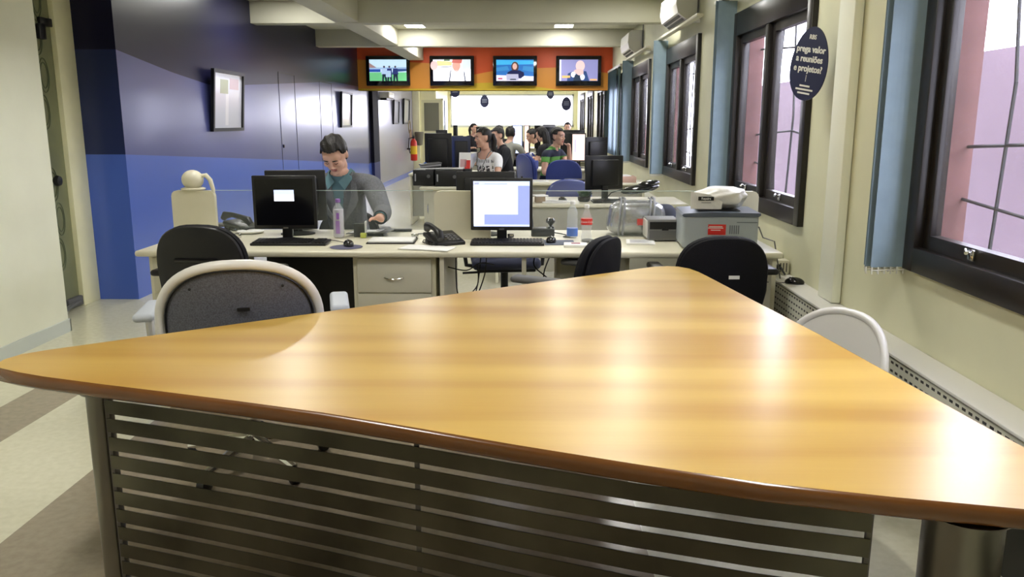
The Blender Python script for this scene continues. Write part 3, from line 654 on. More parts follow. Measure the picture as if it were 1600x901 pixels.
tag(MB().box(0, .01, 0, .35, 0, .28, mat('brown_poster', (.28, .17, .11), .6)).build('paper_notice', None, (XL, 22.75, .96)), 'small brown notice at the end of the far left wall', 'notice')
# fire extinguisher with hose
t = thing('fire_extinguisher', 'red fire extinguisher with yellow label hung by the far left column', 'fire extinguisher', (-3.08, 22.2, .42))
MB().lathe([(.05, 0), (.085, .015), (.09, .05), (.09, .45), (.075, .53), (.03, .58), (.03, .60)], mat('extinguisher_red', (.65, .03, .015), .3, coat=.3)).build('cylinder', t)
MB().lathe([(.092, .18), (.092, .40)], YELL).build('label_band', t)
m = MB(); m.lathe([(.03, .60), (.03, .66)], BLK); m.tube([(0, 0, .65), (.0, -.1, .68)], .012, BLK); m.tube([(0, 0, .63), (-.12, -.02, .60), (-.14, 0, .35), (-.10, 0, .2)], .014, BLK); m.build('valve_and_hose', t)
m = MB(); m.box(-.18, -.09, -.02, .02, .3, .34, BLK); m.build('wall_bracket', t)
tag(MB().tube([(.0, .17 * math.cos(k * math.pi / 10), .17 * math.sin(k * math.pi / 10)) for k in range(20)], .012, mat('copper_coil', (.3, .22, .12), .5), closed=True).build('cable_coil', None, (-3.20, 22.35, 1.32)), 'coiled cable hanging above the fire extinguisher', 'cable')
tag(MB().lathe([(.02, 0), (.09, .02), (.13, .35), (.12, .38), (.02, .38)], mat('lantern_grey', (.16, .15, .11), .6), n=14).build('waste_holder', None, (-3.06, 23.22, .80)), 'dark grey cone shaped holder beside the fire extinguisher', 'holder')

# ================================================================== OVAL SIGNS
def oval_sign(loc, rz, s, label, txt=None, roll=0):
    t = thing('oval_sign', label, 'sign', loc, rz, 'hanging oval signs'); n = 48
    o = [(.5 * .72 * math.sin(2 * math.pi * k / n) * (1 + .10 * math.cos(2 * math.pi * k / n) * -1), .5 * math.cos(2 * math.pi * k / n)) for k in range(n)]
    Mr = Matrix.Rotation(roll, 4, 'Y')
    m = MB(); m.prism([(x * s, z * s) for x, z in o], -.003, .003, SIGN, Mr @ Matrix.Rotation(R(90), 4, 'X')); m.build('board', t)
    m = MB(); m.tube([(0, 0, s * .47), (0, 0, max(.2, ZC - loc[2] if loc[2] > 1.6 and not txt else 2.36 - loc[2]))], .0015, GRYP, n=5, M=None); m.build('cord', t)
    Mf = Mr @ Matrix.Translation((0, -.0035, 0)) @ Matrix.Rotation(R(90), 4, 'X')
    if txt:
        text_part('sign_heading', 'RBS', s * .085, mat('sign_white', (.75, .75, .68), .5), t, Mf @ Matrix.Translation((.00, s * .36, 0)), bold=.0006)
        text_part('sign_lettering', 'prega valor\na reuniões\ne projetos?', s * .125, MATS['sign_white'], t, Mf @ Matrix.Translation((0, s * .065, 0)), spacing=1.05, bold=.0012)
        m = MB()
        for q, (u, v) in enumerate(((-.10, .10), (-.17, .17), (-.12, .12))): m.box(u * s, v * s, -.005, -.0034, s * (-.30 - .05 * q) - s * .012, s * (-.30 - .05 * q) + s * .012, MATS['sign_white'], 0, Mr)
        m.build('small_lettering', t)
        MB().box(-.001, .001, -.0055, -.0035, -.24 * s, -.15 * s, MATS['sign_white'], 0, Mr).build('sign_line', t)
    else:
        m = MB()
        for k in range(3): m.box(-.2 * s, .2 * s, -.005, -.0034, s * (.12 - .11 * k), s * (.16 - .11 * k), mat('sign_dim', (.3, .32, .4), .5), 0, Mr)
        m.build('sign_lettering', t)
sp = D(1264, 100, 4.45); oval_sign((1.475, sp.y, sp.z), R(-66), .375, 'navy oval sign with white lettering hanging at the second window', True, R(9))
for (px, py, d, s, lb) in ((757, 158, 24.5, .36, 'small navy oval sign hanging left of centre before the far window'), (885, 162, 22.5, .36, 'navy oval sign hanging before the right of the far window'), (860, 147, 26, .30, 'smallest oval sign, half behind the orange wall near the far right'), (711, 142, 23.5, .36, 'oval sign mostly hidden by the orange wall, above the far door')):
    p = D(px, py, d); oval_sign(tuple(p), 0, s, lb)

# ================================================================== FRONT DOUBLE DESK
FY0, FY1 = 4.53, 5.50
def desk(x0, x1, y0, y1, label, panels=(), modesty=None, th=.035, group=None, front=None, z=.74):
    t = thing('desk', label, 'desk', ((x0 + x1) / 2, (y0 + y1) / 2, 0), 0, group); a, b = (x1 - x0) / 2, (y1 - y0) / 2
    MB().box(-a, a, -b, b, z - th, z, CREAM, .014, seg=3).build('desktop', t)
    for px in panels: MB().box(px - .0125 - (x0 + x1) / 2, px + .0125 - (x0 + x1) / 2, -b + .04, b - .04, 0.01, z - th - .001, CREAM).build('side_panel', t)
    if modesty is not None: MB().box(-a + .03, a - .03, modesty, modesty + .018, .12, z - th - .001, front or GREYP).build('modesty_panel', t)
    return t
desk(-2.24, 1.44, FY0, FY1, 'long cream double desk nearest the wooden table, glass screen along its middle', (-.49, -.02, 1.40))
tag(MB().box(-1.70, -1.03, 5.20, 5.215, .05, .70, BLK).build('footwell_dark_sheet'), 'black sheet added to darken the footwell left of the handled drawer unit', 'panel')  # sheet added so the knee space reads black
def drawers(x0, x1, y0, label, n=3, y1=None, group='cream drawer units under the front desk', side=-1):
    t = thing('drawer_unit', label, 'drawer unit', ((x0 + x1) / 2, y0 + .22, 0), 0, group); a = (x1 - x0) / 2
    MB().box(-a, a, -.20, .20, .05, .702, CREAM, .003).build('body', t)
    m = MB()
    for sx in (-1, 1):
        for sy in (-1, 1): m.lathe([(.02, .008), (.022, .02), (.02, .05)], BLK, (sx * (a - .04), sy * .16, 0), 10)
    m.build('castor', t)
    hh = .62 / n * .985
    for k in range(n):
        z1 = .69 - .62 / n * k; z0 = z1 - hh
        d = MB().box(-a + .025, a - .025, -.216, -.199, z0 + .003, z1 - .003, CREAM2, .003).build('drawer', t)
        zc = z0 + hh * .5 - .01; MB().tube([(x, -.218 - .022 * math.cos(x / .055 * 1.4), zc - .004 * math.cos(x / .055 * 1.57) * 2) for x in [-.055 + .011 * q for q in range(11)]], .005, CHROME).build('handle', d)
    return t
drawers(-2.20, -1.72, 4.60, 'cream drawer unit under the left end of the front desk')
drawers(-1.01, -.53, 4.60, 'cream drawer unit with bow handles right of the mesh chair')
drawers(.17, .60, 4.70, 'cream drawer unit behind the sideways black chair')
# screen
PY = 5.05
def gpanel(x0, x1, label):
    t = thing('glass_screen', label, 'desk screen', ((x0 + x1) / 2, PY, .742), 0, 'clear glass desk screens'); a = (x1 - x0) / 2
    MB().box(-a, a, -.003, .003, .012, .298, GLASS2).build('glass', t); MB().box(-a, a, -.0035, .0035, .298, .301, GEDGE).build('top_edge', t)
    m = MB()
    for x in (-a + .12, a - .12): m.box(x - .02, x + .02, -.012, .012, 0, .03, CHROME, .003)
    m.build('clamp', t)
gpanel(-1.945, -.585, 'clear glass desk screen in front of the man in the grey suit'); gpanel(-.225, 1.165, 'clear glass desk screen behind the plastic bottles')
def cpanel(x0, x1, label, zt=.30):
    m = MB(); w_ = x1 - x0; r = .035
    P = [(0, 0), (w_, 0), (w_, zt - r)] + [(w_ - r + r * math.cos(a), zt - r + r * math.sin(a)) for a in (R(30), R(60), R(90))] + [(r + r * math.cos(a), zt - r + r * math.sin(a)) for a in (R(90), R(120), R(150))] + [(0, zt - r)]
    m.prism(P, -.018, .018, CREAM, Matrix.Rotation(R(90), 4, 'X')); tag(m.build('desk_divider', None, (x0, PY, .741)), label, 'desk divider', 'cream rounded desk dividers')
cpanel(-2.22, -1.95, 'cream rounded divider with a white ball shaped object on it'); cpanel(-.58, -.23, 'cream divider left of the bright monitor'); cpanel(1.17, 1.42, 'cream rounded divider behind the white bag by the window')
# ball-and-handle object on the left divider
t = thing('desk_lamp', 'white round headed lamp with curved handle on the left cream divider', 'lamp', (-2.085, PY, 1.045))
MB().ell((0, 0, .062), (.066, .064, .060), CREAM, n=24).build('lamp_head', t); MB().lathe([(.07, 0), (.075, .008), (.06, .014)], CREAM).build('base', t)
MB().tube([(.05, 0, .085), (.085, 0, .09), (.11, 0, .06), (.125, 0, .0), (.125, 0, -.02)], [.012, .014, .014, .012, .010], CREAM, 10).build('handle', t)

# ================================================================== ELECTRONICS
def monitor(loc, rz, W, Hh, label, screen=None, thick=.05, stand=.09, group=None, bz=.018, body=BLK, back=False, win=None, tilt=0):
    """screen faces -y at rz 0; loc on the desk"""
    t = thing('monitor', label, 'monitor', loc, rz, group); z0 = stand; Mt = Matrix.Translation((0, 0, z0)) @ Matrix.Rotation(tilt, 4, 'X')
    m = MB(); m.box(-W / 2, W / 2, -.012, .012, 0, Hh, body, .006, Mt); m.box(-W * .36, W * .36, .010, thick, Hh * .12, Hh * .88, BLK, .012, Mt); m.build('casing', t)
    s = MB(); s.poly([(Mt @ Vector(p)) for p in ((-W / 2 + bz, -.0128, bz + .006), (W / 2 - bz, -.0128, bz + .006), (W / 2 - bz, -.0128, Hh - bz), (-W / 2 + bz, -.0128, Hh - bz))], screen or SCRK)
    if win:
        for k, (a, b, c, d, mm) in enumerate(win):
            u = lambda q: -W / 2 + bz + q * (W - 2 * bz); v = lambda q: bz + .006 + q * (Hh - 2 * bz - .006)
            y = -.0132 - .0003 * k; s.poly([(Mt @ Vector(p)) for p in ((u(a), y, v(c)), (u(b), y, v(c)), (u(b), y, v(d)), (u(a), y, v(d)))], mm)
    s.build('screen', t, fix=False)
    m = MB(); m.box(-.03, .03, .015, .04, .01, z0 + Hh * .4, BLK, .005); m.build('stand_neck', t)
    MB().lathe([(.11, 0), (.11, .008), (.06, .016), (.04, .02)], BLK, n=24, M=Matrix.Translation((0, .02, 0)) @ Matrix.Diagonal((1, .8, 1, 1))).build('stand_foot', t)
    MB().box(-.015, .015, -.0135, -.0125, .004, .012, GRYP, 0, Mt).build('maker_badge', t)
    return t
ZD = .741
def onp(px, d): return (D(px, 400, d).x, d, ZD)
monitor(onp(450, 4.93), R(2), .385, .325, 'black monitor with a tiny bright window on a dark screen', SCRK, stand=.075,
        win=[(.325, .67, .52, .76, SCRW), (.325, .67, .66, .76, SCRL)])
monitor(onp(784, 4.92), R(-1), .375, .315, 'monitor showing a white page on lavender, centre of the front desk', SCRB, stand=.072,
        win=[(0, 1, 0, .045, SCRL), (0, .19, .05, .9, SCRW), (.19, .79, .27, .9, SCRW), (0, 1, .90, 1, SCRL), (.02, .10, .93, .97, SCRG), (.2, .6, .935, .95, SCRG), (.22, .78, .80, .815, SCRL), (.22, .78, .72, .73, SCRL), (.22, .66, .62, .63, SCRL), (.03, .14, .22, .235, SCRG)])
monitor((D(467, 400, 5.25).x, 5.27, ZD), R(190), .38, .33, 'black monitor turned to the man in the grey suit, seen from behind', SCRL, stand=.085, tilt=R(-4))
monitor((D(764, 400, 5.25).x - .02, 5.27, ZD), R(178), .38, .32, 'black monitor seen from behind, back to back with the bright one', SCRL, stand=.085)
def keyboard(x, y, L, label, rz=0, z=ZD):
    t = thing('keyboard', label, 'keyboard', (x, y, z), rz, 'black keyboards')
    M = Matrix.Rotation(R(3), 4, 'X'); MB().box(-L / 2, L / 2, -.075, .075, .003, .018, BLK, .004, M).build('case', t)
    m = MB()
    for r_ in range(6):
        y0 = -.066 + r_ * .0225; xs = -L / 2 + .012
        while xs < L / 2 - .02:
            wk = .016 if not (r_ == 0 and abs(xs) < .04) else .09
            if not (L / 2 - .105 < xs < L / 2 - .095): m.box(xs, xs + wk, y0, y0 + .017, .018, .024, GRYP if False else BLK, 0, M)
            xs += wk + .004
    m.build('keys', t)
def mouse(x, y, label, rz=0, z=ZD, cord=None):
    t = thing('mouse', label, 'computer mouse', (x, y, z), rz, 'black computer mice')
    m = MB(); m.ell((0, 0, .008), (.031, .055, .030), BLKG, n=20)
    m.v = [(a, b, max(c, 0.001)) for a, b, c in m.v]; m.build('shell', t); MB().lathe([(.007, -.003), (.007, .003)], GRYP, M=Matrix.Translation((0, .025, .031)) @ Matrix.Rotation(R(90), 4, 'Y')).build('scroll_wheel', t)
    if cord: m = MB(); m.tube([(p[0] - x, p[1] - y, p[2] - z) for p in cord], .0025, BLK, 5); m.build('cord', t)
p = G(455, 381, ZD); keyboard(p.x, p.y, .45, 'black keyboard in front of the dark monitor')
p = G(793, 381, ZD); keyboard(p.x, p.y, .44, 'black keyboard in front of the monitor with the white page')
p = G(541, 386, ZD); tag(MB().lathe([(.085, 0), (.095, .002), (.085, .004)], mat('mat_blue', (.10, .10, .17), .7), n=28).build('mouse_pad', None, (p.x, p.y, ZD)), 'round dark blue mouse pad on the front desk', 'mouse pad')
mouse(p.x + .01, p.y + .02, 'black mouse on the round mouse pad', R(20), ZD + .004, [(p.x + .01, p.y + .08, .755), (p.x - .03, p.y + .25, .746), (p.x - .06, 5.0, .745)])
p = G(861, 379, ZD); tag(MB().box(-.09, .09, -.10, .10, 0, .003, mat('mat_slate', (.13, .15, .20), .7), .001).build('mouse_pad', None, (p.x + .05, p.y, ZD)), 'thin slate mouse pad right of the centre keyboard', 'mouse pad')
mouse(p.x, p.y, 'black mouse right of the centre keyboard', R(-10), ZD + .003)
# speakers / phone charger, right of monitor
p = G(848, 368, ZD); t = thing('adapter_box', 'flat black box with round topped gadget right of the centre monitor', 'gadget', (p.x, p.y, ZD))
MB().box(-.075, .075, -.05, .05, 0, .05, BLK, .008).build('box', t); m = MB(); m.lathe([(.028, .05), (.022, .056), (.012, .07), (.028, .085), (.03, .10), (.02, .115)], BLKG, (.05, 0, 0)); m.build('round_head', t)
m = MB(); m.tube([(.075, 0, .02), (.12, .02, .01), (.16, -.03, .006), (.13, -.08, .005), (.17, -.1, .005)], .004, BLK, 6); m.build('cord', t)
# phone
def phone(x, y, rz, label, z=ZD):
    t = thing('desk_phone', label, 'telephone', (x, y, z), rz); M = Matrix.Rotation(R(14), 4, 'X')
    MB().box(-.10, .10, -.10, .10, .018, .045, BLK, .01, M).build('base', t); m = MB(); m.box(-.08, .08, .05, .09, 0.002, .05, BLK); m.box(-.08, .08, -.09, -.07, .001, .012, BLK); m.build('foot', t)
    m = MB()
    for a in range(3):
        for b in range(4): m.box(.0 + .026 * a, .018 + .026 * a, -.07 + .026 * b, -.054 + .026 * b, .045, .05, GRYP, 0, M)
    m.build('keypad', t)
    MB().tube([(-.075, -.13, .045), (-.072, -.105, .075), (-.068, -.05, .092), (-.065, .03, .105), (-.062, .09, .10), (-.06, .11, .075)], [.02, .026, .017, .017, .026, .02], BLK, 12).build('handset', t)
    m = MB(); m.tube([(-.1 - .015 * math.cos(k * 1.2), -.12 + .008 * k, .012 + .010 * math.sin(k * 1.2)) for k in range(26)], .003, BLK, 5); m.build('coiled_cord', t)
p = G(693, 380, ZD); phone(p.x, p.y, R(30), 'black desk telephone on papers left of the centre keyboard')
# papers and binder
def sheet(x, y, w_, h_, rz, label, z=ZD, n=1, m=PAPER, cat='paper', nm='paper_sheet', lines=True, group=None):
    t = thing(nm, label, cat, (x, y, z), rz, group)
    b = MB(); N = 8; hz = .0012 * n
    vs = [(-w_ / 2 + w_ * i / N, -h_ / 2 + h_ * j, hz + .004 * math.sin(i / N * 3.1 + .3) * (1 if j == 0 else .4) + k * 0) for j in (0, 1) for i in range(N + 1) for k in (0,)]
    lo = [(a, c, .0003) for a, c, _ in vs]; o = 2 * (N + 1)
    fs = [(i, i + 1, N + 2 + i, N + 1 + i) for i in range(N)] + [(o + i, o + N + 1 + i, o + N + 2 + i, o + i + 1) for i in range(N)]
    fs += [(i, o + i, o + i + 1, i + 1) for i in range(N)] + [(N + 1 + i, N + 2 + i, o + N + 2 + i, o + N + 1 + i) for i in range(N)] + [(0, N + 1, o + N + 1, o), (N, o + N, o + 2 * N + 1, 2 * N + 1)]
    b.raw(vs + lo, fs, m, True); b.build('page', t)
    if lines:
        b = MB()
        for k in range(6): b.box(-w_ * .38, w_ * (.38 - .1 * (k % 2)), -h_ * .38 + h_ * .13 * k, -h_ * .38 + h_ * .13 * k + h_ * .04, hz + .0045, hz + .005, PAPERG)
        b.build('print', t)
    return t
p = G(612, 378, ZD); t = thing('binder', 'thin open black binder with white pages on the front desk', 'binder', (p.x, p.y + .02, ZD), R(2))
MB().box(-.145, .145, -.10, .11, 0, .006, BLK, .002).build('cover', t); MB().box(-.135, .135, -.09, .10, .006, .016, PAPER, .002).build('pages', t)
p = G(668, 388, ZD); sheet(p.x, p.y, .30, .17, R(-14), 'white paper sheets hanging at the desk edge under the telephone', ZD + .002, 2, lines=False)
p = G(700, 378, ZD); sheet(p.x, p.y, .16, .12, R(12), 'small white sheet under the desk telephone', ZD, 1, lines=False)
p = G(620, 361, ZD); t = thing('calculator', 'flat black stapled pad behind the binder', 'pad', (p.x, p.y, ZD), R(4)); MB().box(-.10, .10, -.03, .03, 0, .014, BLK, .004).build('body', t); MB().box(-.09, .09, -.02, .02, .014, .016, GRYP).build('keys', t)
p = G(551, 370, ZD); t = thing('card_holder', 'black upright card holder with white card beside the purple bottle', 'card holder', (p.x + .05, p.y + .01, ZD)); MB().box(-.04, .03, -.02, .03, 0, .085, BLK, .004).build('holder', t); MB().box(.032, .036, -.025, .03, 0, .10, PAPER).build('card', t)
p = G(600, 352, ZD); t = thing('clipboard', 'grey clipboard under the hand of the man in the suit', 'clipboard', (p.x, 5.2, ZD), R(-8)); MB().box(-.14, .14, -.07, .07, .02, .026, GRYP, .002, Matrix.Rotation(R(-3), 4, 'Y')).build('board', t); MB().box(-.12, .08, -.055, .055, .027, .029, PAPER, 0, Matrix.Rotation(R(-3), 4, 'Y')).build('page', t); MB().box(-.06, .1, -.04, .04, 0, .0195, BLK, .003).build('rest_box', t)
p = G(596, 353, ZD); tag(MB().box(-.018, .018, -.012, .012, 0, .03, mat('lime_note', (.5, .55, .08), .6), .003).build('sticky_note_block', None, (p.x - .01, 5.085, ZD)), 'lime green note block by the clipboard', 'note block')
p = G(899, 384, ZD); t = thing('notebook', 'white notebook with a dark red card on it, right of the centre mouse', 'notebook', (p.x, p.y, ZD), R(-3)); MB().box(-.068, .068, -.055, .055, 0, .014, PAPER, .002).build('pages', t); MB().box(-.024, .028, -.01, .03, .0145, .0155, mat('dark_red_card', (.25, .02, .04), .4)).build('card', t)
p = G(918, 378, ZD); tag(MB().tube([(.028 * math.cos(a), .03 * math.sin(a), .01) for a in [k * math.pi / 9 for k in range(18)]], .009, BLK, closed=True).build('tape_ring', None, (p.x, p.y, ZD)), 'black ring shaped tape at the foot of the red labelled bottle', 'tape')
# newspaper, left-edge clutter
p = G(998, 379, ZD); sheet(p.x + .01, p.y, .17, .18, R(-6), 'folded newspaper on the desk right of the sideways chair', ZD, 6, cat='newspaper', nm='newspaper')
p = G(380, 358, ZD); phone(p.x, p.y, R(70), 'black telephone at the left of the dark monitor')
p = G(416, 352, ZD); tag(MB().lathe([(.06, 0), (.085, .008), (.09, .014), (.08, .012)], PAPER, n=24).build('saucer', None, (p.x + .02, 5.30, ZD)), 'white saucer behind the dark monitor', 'saucer')
p = G(345, 353, ZD); tag(MB().box(-.08, .08, -.05, .05, 0, .02, GRYP, .006).build('stapler_tray', None, (p.x, p.y, ZD)), 'flat dark tray behind the left black chair', 'tray')
# cables on and below the desk
def cable(pts, label, r=.004, m=BLK):
    P = [Vector(q) for q in pts]; out_ = []
    for i in range(len(P) - 1):
        p0 = P[max(i - 1, 0)]; p1 = P[i]; p2 = P[i + 1]; p3 = P[min(i + 2, len(P) - 1)]
        for k in range(6):
            s_ = k / 6; out_.append(.5 * ((2 * p1) + (p2 - p0) * s_ + (2 * p0 - 5 * p1 + 4 * p2 - p3) * s_ ** 2 + (3 * p1 - p0 - 3 * p2 + p3) * s_ ** 3))
    out_.append(P[-1]); o0 = out_[0]
    tag(MB().tube([q - o0 for q in out_], r, m, 6).build('cable', None, o0), label, 'cable', 'black cables of the front desk')
cable([(-.46, 5.3, .75), (-.4, 5.2, .745), (-.5, 5.05, .75), (-.62, 5.25, .748), (-.75, 5.2, .746)], 'thin cable curled on the desk left of the cream divider')
cable([(-.28, 4.85, .70), (-.30, 4.80, .5), (-.36, 4.8, .3), (-.42, 4.8, .12), (-.44, 4.8, .01)], 'black cable dropping beside the drawer unit, outer one')
cable([(-.25, 4.9, .70), (-.26, 4.85, .55), (-.33, 4.85, .35), (-.38, 4.85, .15), (-.36, 4.8, .01)], 'black cable dropping beside the drawer unit, inner one')
cable([(-.42, 4.7, .70), (-.42, 4.72, .5), (-.40, 4.7, .4), (-.42, 4.7, .25), (-.42, 4.7, .01)], 'black cable hanging straight down with a connector')
cable([(-.47, 4.72, .62), (-.36, 4.72, .60), (-.28, 4.74, .64), (-.20, 4.8, .62)], 'short black cable looped across the gap under the desk')
cable([(-.30, 4.8, .62), (-.30, 4.78, .5), (-.38, 4.75, .42), (-.44, 4.74, .40)], 'black cable bowed below the telephone')
cable([(.16, 4.95, .70), (.10, 4.9, .55), (.12, 4.85, .45), (.06, 4.9, .3), (.08, 4.95, .01)], 'black cable tangle beside the right drawer unit')
cable([(.07, 5.0, .70), (.04, 4.9, .60), (.14, 4.86, .5), (.02, 4.9, .42), (.1, 4.9, .2), (.12, 4.9, .01)], 'second black cable coiled beside the right drawer unit')
# bottles
def bottle(px, py, prof, label, lab, labz, cap, liquid=None, group='plastic bottles on the front desk'):
    p = G(px, py, ZD); t = thing('plastic_bottle', label, 'bottle', (p.x, p.y, ZD), 0, group)
    m = MB(); m.lathe(prof, PET, n=28); m.build('bottle_body', t)
    if liquid: MB().lathe([(r_ - .004, z + .003) for r_, z in prof if z < liquid] + [(prof[2][0] - .005, liquid)], WATER if liquid > .12 else WATER, n=24).build('liquid', t)
    rr = max([r_ for r_, z in prof if labz[0] - .03 <= z <= labz[1] + .03] + [prof[3][0]]) + .0012
    MB().lathe([(rr, labz[0]), (rr, labz[1])], lab, n=28).build('label', t)
    h = prof[-1][1]; MB().lathe([(.0155, h - .012), (.0155, h + .008), (.013, h + .010)], cap, n=18).build('cap', t)
    return t
t = bottle(530, 371, [(.028, 0), (.034, .006), (.035, .02), (.035, .17), (.032, .185), (.02, .205), (.014, .215), (.013, .235)], 'tall bottle of pale liquid with purple writing and purple cap', WATER, (.02, .022), PURP, liquid=.18)
m = MB(); m.box(-.004, .014, -.0375, -.036, .12, .16, PURP); m.box(-.010, .016, -.0372, -.036, .03, .11, mat('purple_pale', (.36, .20, .50), .4)); m.build('purple_writing', t)
wave = [(.026, 0), (.033, .006), (.034, .03), (.031, .04), (.034, .05), (.034, .07), (.031, .085), (.034, .10), (.034, .12), (.030, .14), (.034, .155), (.030, .175), (.018, .195), (.013, .205), (.013, .222)]
bottle(894, 371, wave, 'clear water bottle with blue label on the front desk', BLAB, (.012, .062), WHT)
coke = [(.027, 0), (.034, .008), (.032, .04), (.027, .065), (.033, .10), (.034, .13), (.030, .155), (.020, .185), (.0135, .205), (.013, .222)]
t = bottle(916, 379, coke, 'clear curved bottle with red label on the front desk', RED, (.112, .148), WHT)
text_part('label_writing', 'Coca-Cola', .017, WHT, t, frontM(0, -.0365, .130), depth=.0006)
# silver bag, black umbrella bag, grey drive
bp = D(1003, 340, 5.02); t = thing('silver_bag', 'silver plastic carrying bag with two grey straps and a red tag', 'bag', (bp.x, 5.28, ZD), R(2))
m = MB(); shell(m, .185, .108, .22, SILV, .2, .112, 0, 0, 4.2, .10, rings=8); m.build('bag_body', t)
for x in (-.105, .085):
    m = MB(); m.tube([(x, -.118, .01), (x + .004, -.120, .12), (x + .012, -.10, .19), (x + .02, -.04, .235), (x + .02, .05, .235), (x + .012, .10, .18), (x, .11, .1)], .008, GSTR, 8); m.build('strap', t)
    m = MB(); m.tube([(x - .028, -.118, .01), (x - .022, -.120, .12), (x - .014, -.10, .19), (x, -.04, .232), (x, .05, .232)], .006, GSTR, 8); m.build('strap', t)
MB().box(-.015, .025, -.128, -.124, .075, .115, RED, .001).build('red_tag', t)
tg = MB(); shell(tg, .075, .09, .12, NAVF, .3, .095, 0, 0, 3, .1); tag(tg.build('rucksack', None, (D(1038, 330, 5.42).x, 5.40, ZD)), 'dark navy bag standing behind the silver bag', 'bag')
p = D(1000, 300, 5.42); t = thing('folded_umbrella', 'crumpled black glossy bag lying on top of the silver bag', 'bag', (p.x - .01, 5.32, ZD + .27), R(8))
m = MB(); m.ell((0, 0, .022), (.13, .06, .030), BLKG, Matrix.Rotation(R(-9), 4, 'Y'), n=20); m.ell((.06, 0, .045), (.075, .05, .022), BLKG, Matrix.Rotation(R(-9), 4, 'Y')); m.build('cover', t)
MB().tube([(-.12, 0, .02), (-.2, -.02, .0), (-.26, -.04, -.06)], .004, BLK).build('cord', t)
p = G(1036, 377, ZD); t = thing('tape_drive', 'grey box shaped drive with dark slot between the silver bag and the printer', 'drive', (p.x, p.y + .13, ZD))
MB().box(-.095, .095, -.13, .07, .006, .135, mat('drive_grey', (.20, .20, .20), .4), .006).build('case', t)
m = MB(); m.box(-.085, .085, -.134, -.130, .075, .120, BLK); m.box(-.01, .03, -.137, -.133, .068, .082, BLK); m.build('slot', t); MB().box(-.085, .085, -.133, -.130, .015, .066, mat('drive_front', (.13, .13, .13), .35)).build('front_plate', t)
MB().box(-.10, -.094, -.12, .06, .02, .125, WHTP, .002).build('side_plate', t)
# printer
p = G(1120, 391, ZD); PX, PYY = .985, 4.83
t = thing('printer', 'grey laser printer with dark lid line and a red sticker', 'printer', (PX + .13, PYY, ZD), R(-4))
m = MB(); m.box(-.215, .215, -.19, .19, .004, .205, PRN, .022, seg=4); m.build('case', t)
m = MB(); P_ = [(-.22, .196), (-.21, .205), (-.05, .214), (.22, .210), (.222, .198), (.21, .190), (-.21, .186)]
m.prism(P_, -.197, .197, mat('printer_lid', (.10, .12, .16), .3), Matrix.Rotation(R(90), 4, 'X')); m.build('lid', t)
MB().box(-.12, .12, -.12, .14, .2145, .218, BLK, .002).build('paper_tray', t)
t2 = MB().box(-.07, .03, -.1935, -.1905, .085, .145, RED, .001).build('red_sticker', t)
m = MB()
for k, (u, v, q) in enumerate(((-.045, .030, .130), (-.05, .035, .122), (-.035, .020, .110))): m.box(-.02 + u, -.02 + v, -.1945, -.1935, q, q + .004, WHT)
m.build('sticker_lettering', t)
m = MB()
for k in range(5): m.box(.05 + .012 * k, .057 + .012 * k, -.1915, -.190, .09, .14, mat('vent_dark', (.16, .18, .20), .5))
m.build('vent', t); MB().box(.09, .205, -.1922, -.190, .155, .16, MATS['vent_dark']).build('panel_seam', t)
m = MB(); m.tube([(.215, -.02, .12), (.25, -.02, .11), (.275, -.03, .05), (.34, -.04, .03), (.385, -.05, -.19)], .004, GRYP, 6); m.build('power_cord', t)
# white bag on the printer
t = thing('plastic_bag', 'white plastic bag with black lettering lying on the printer', 'bag', (PX + .125, PYY, ZD + .222), R(-4))
m = MB(); b = bmesh.new(); bmesh.ops.create_icosphere(b, subdivisions=4, radius=1)
for v in b.verts:
    c = v.co; n_ = .08 + math.sin(c.x * 7 + c.z * 3) * .05 + math.sin(c.y * 9 + c.x * 4) * .05 + math.sin(c.z * 11 - c.x * 6) * .04
    sx = math.copysign(abs(c.x) ** .75, c.x); sz = math.copysign(abs(c.z) ** .7, c.z)
    v.co = Vector((sx * .135 * (1 + n_) + .02, c.y * .115 * (1 + n_), .062 + sz * .060 * (1 + n_ * .8) - .012 * max(0, -sx)))
    v.co.z = max(v.co.z, .001)
m.bm(b, BAGW); m.build('bag_body', t)
f_ = MB(); f_.raw([(-.16, -.122, .003), (.015, -.128, .003), (.02, -.124, .045), (-.05, -.116, .085), (-.158, -.115, .102), (-.158, -.10, .095), (.0, -.10, .01), (-.155, -.1, .003)], [(0, 1, 2, 3, 4), (4, 3, 5), (5, 3, 2, 6), (6, 2, 1), (0, 7, 6, 1), (0, 4, 5, 7), (7, 5, 6)], BAGW); f_.build('bag_flap', t)
m = MB(); m.box(-.118, -.03, -.1275, -.1245, .052, .074, BLK, 0, Matrix.Rotation(R(0), 4, 'X')); lb = m.build('printed_band', t)
text_part('bag_lettering', 'Repairs', .018, WHT, lb, frontM(-.074, -.1278, .063), depth=.0003, bold=.0004)
m = MB(); m.box(-.10, -.045, -.1275, -.1255, .038, .043, PAPERG); m.build('bag_small_lettering', t)
# adapter box & mouse on the heater, cables
t = thing('socket_box', 'cream junction box on the radiator cover beside the printer', 'junction box', (1.545, 5.08, .551)); MB().box(-.045, .045, -.19, .22, 0, .085, CREAM, .006).build('housing', t)
m = MB()
for k in range(4): m.box(-.03 + .018 * k, -.025 + .018 * k, -.193, -.189, .015, .07, BLK)
m.build('vent', t)
m = MB(); m.tube([(-.03, -.192, .05), (-.02, -.23, .05), (.0, -.26, .01)], .006, BLK, 6); m.box(-.05, -.015, -.225, -.192, .035, .065, BLK, .004); m.build('plug', t)
mouse(1.53, 4.60, 'small black mouse lying on the radiator cover', R(70), .551, [(1.50, 4.64, .56), (1.49, 4.7, .556), (1.50, 4.76, .556), (1.54, 4.82, .558)])

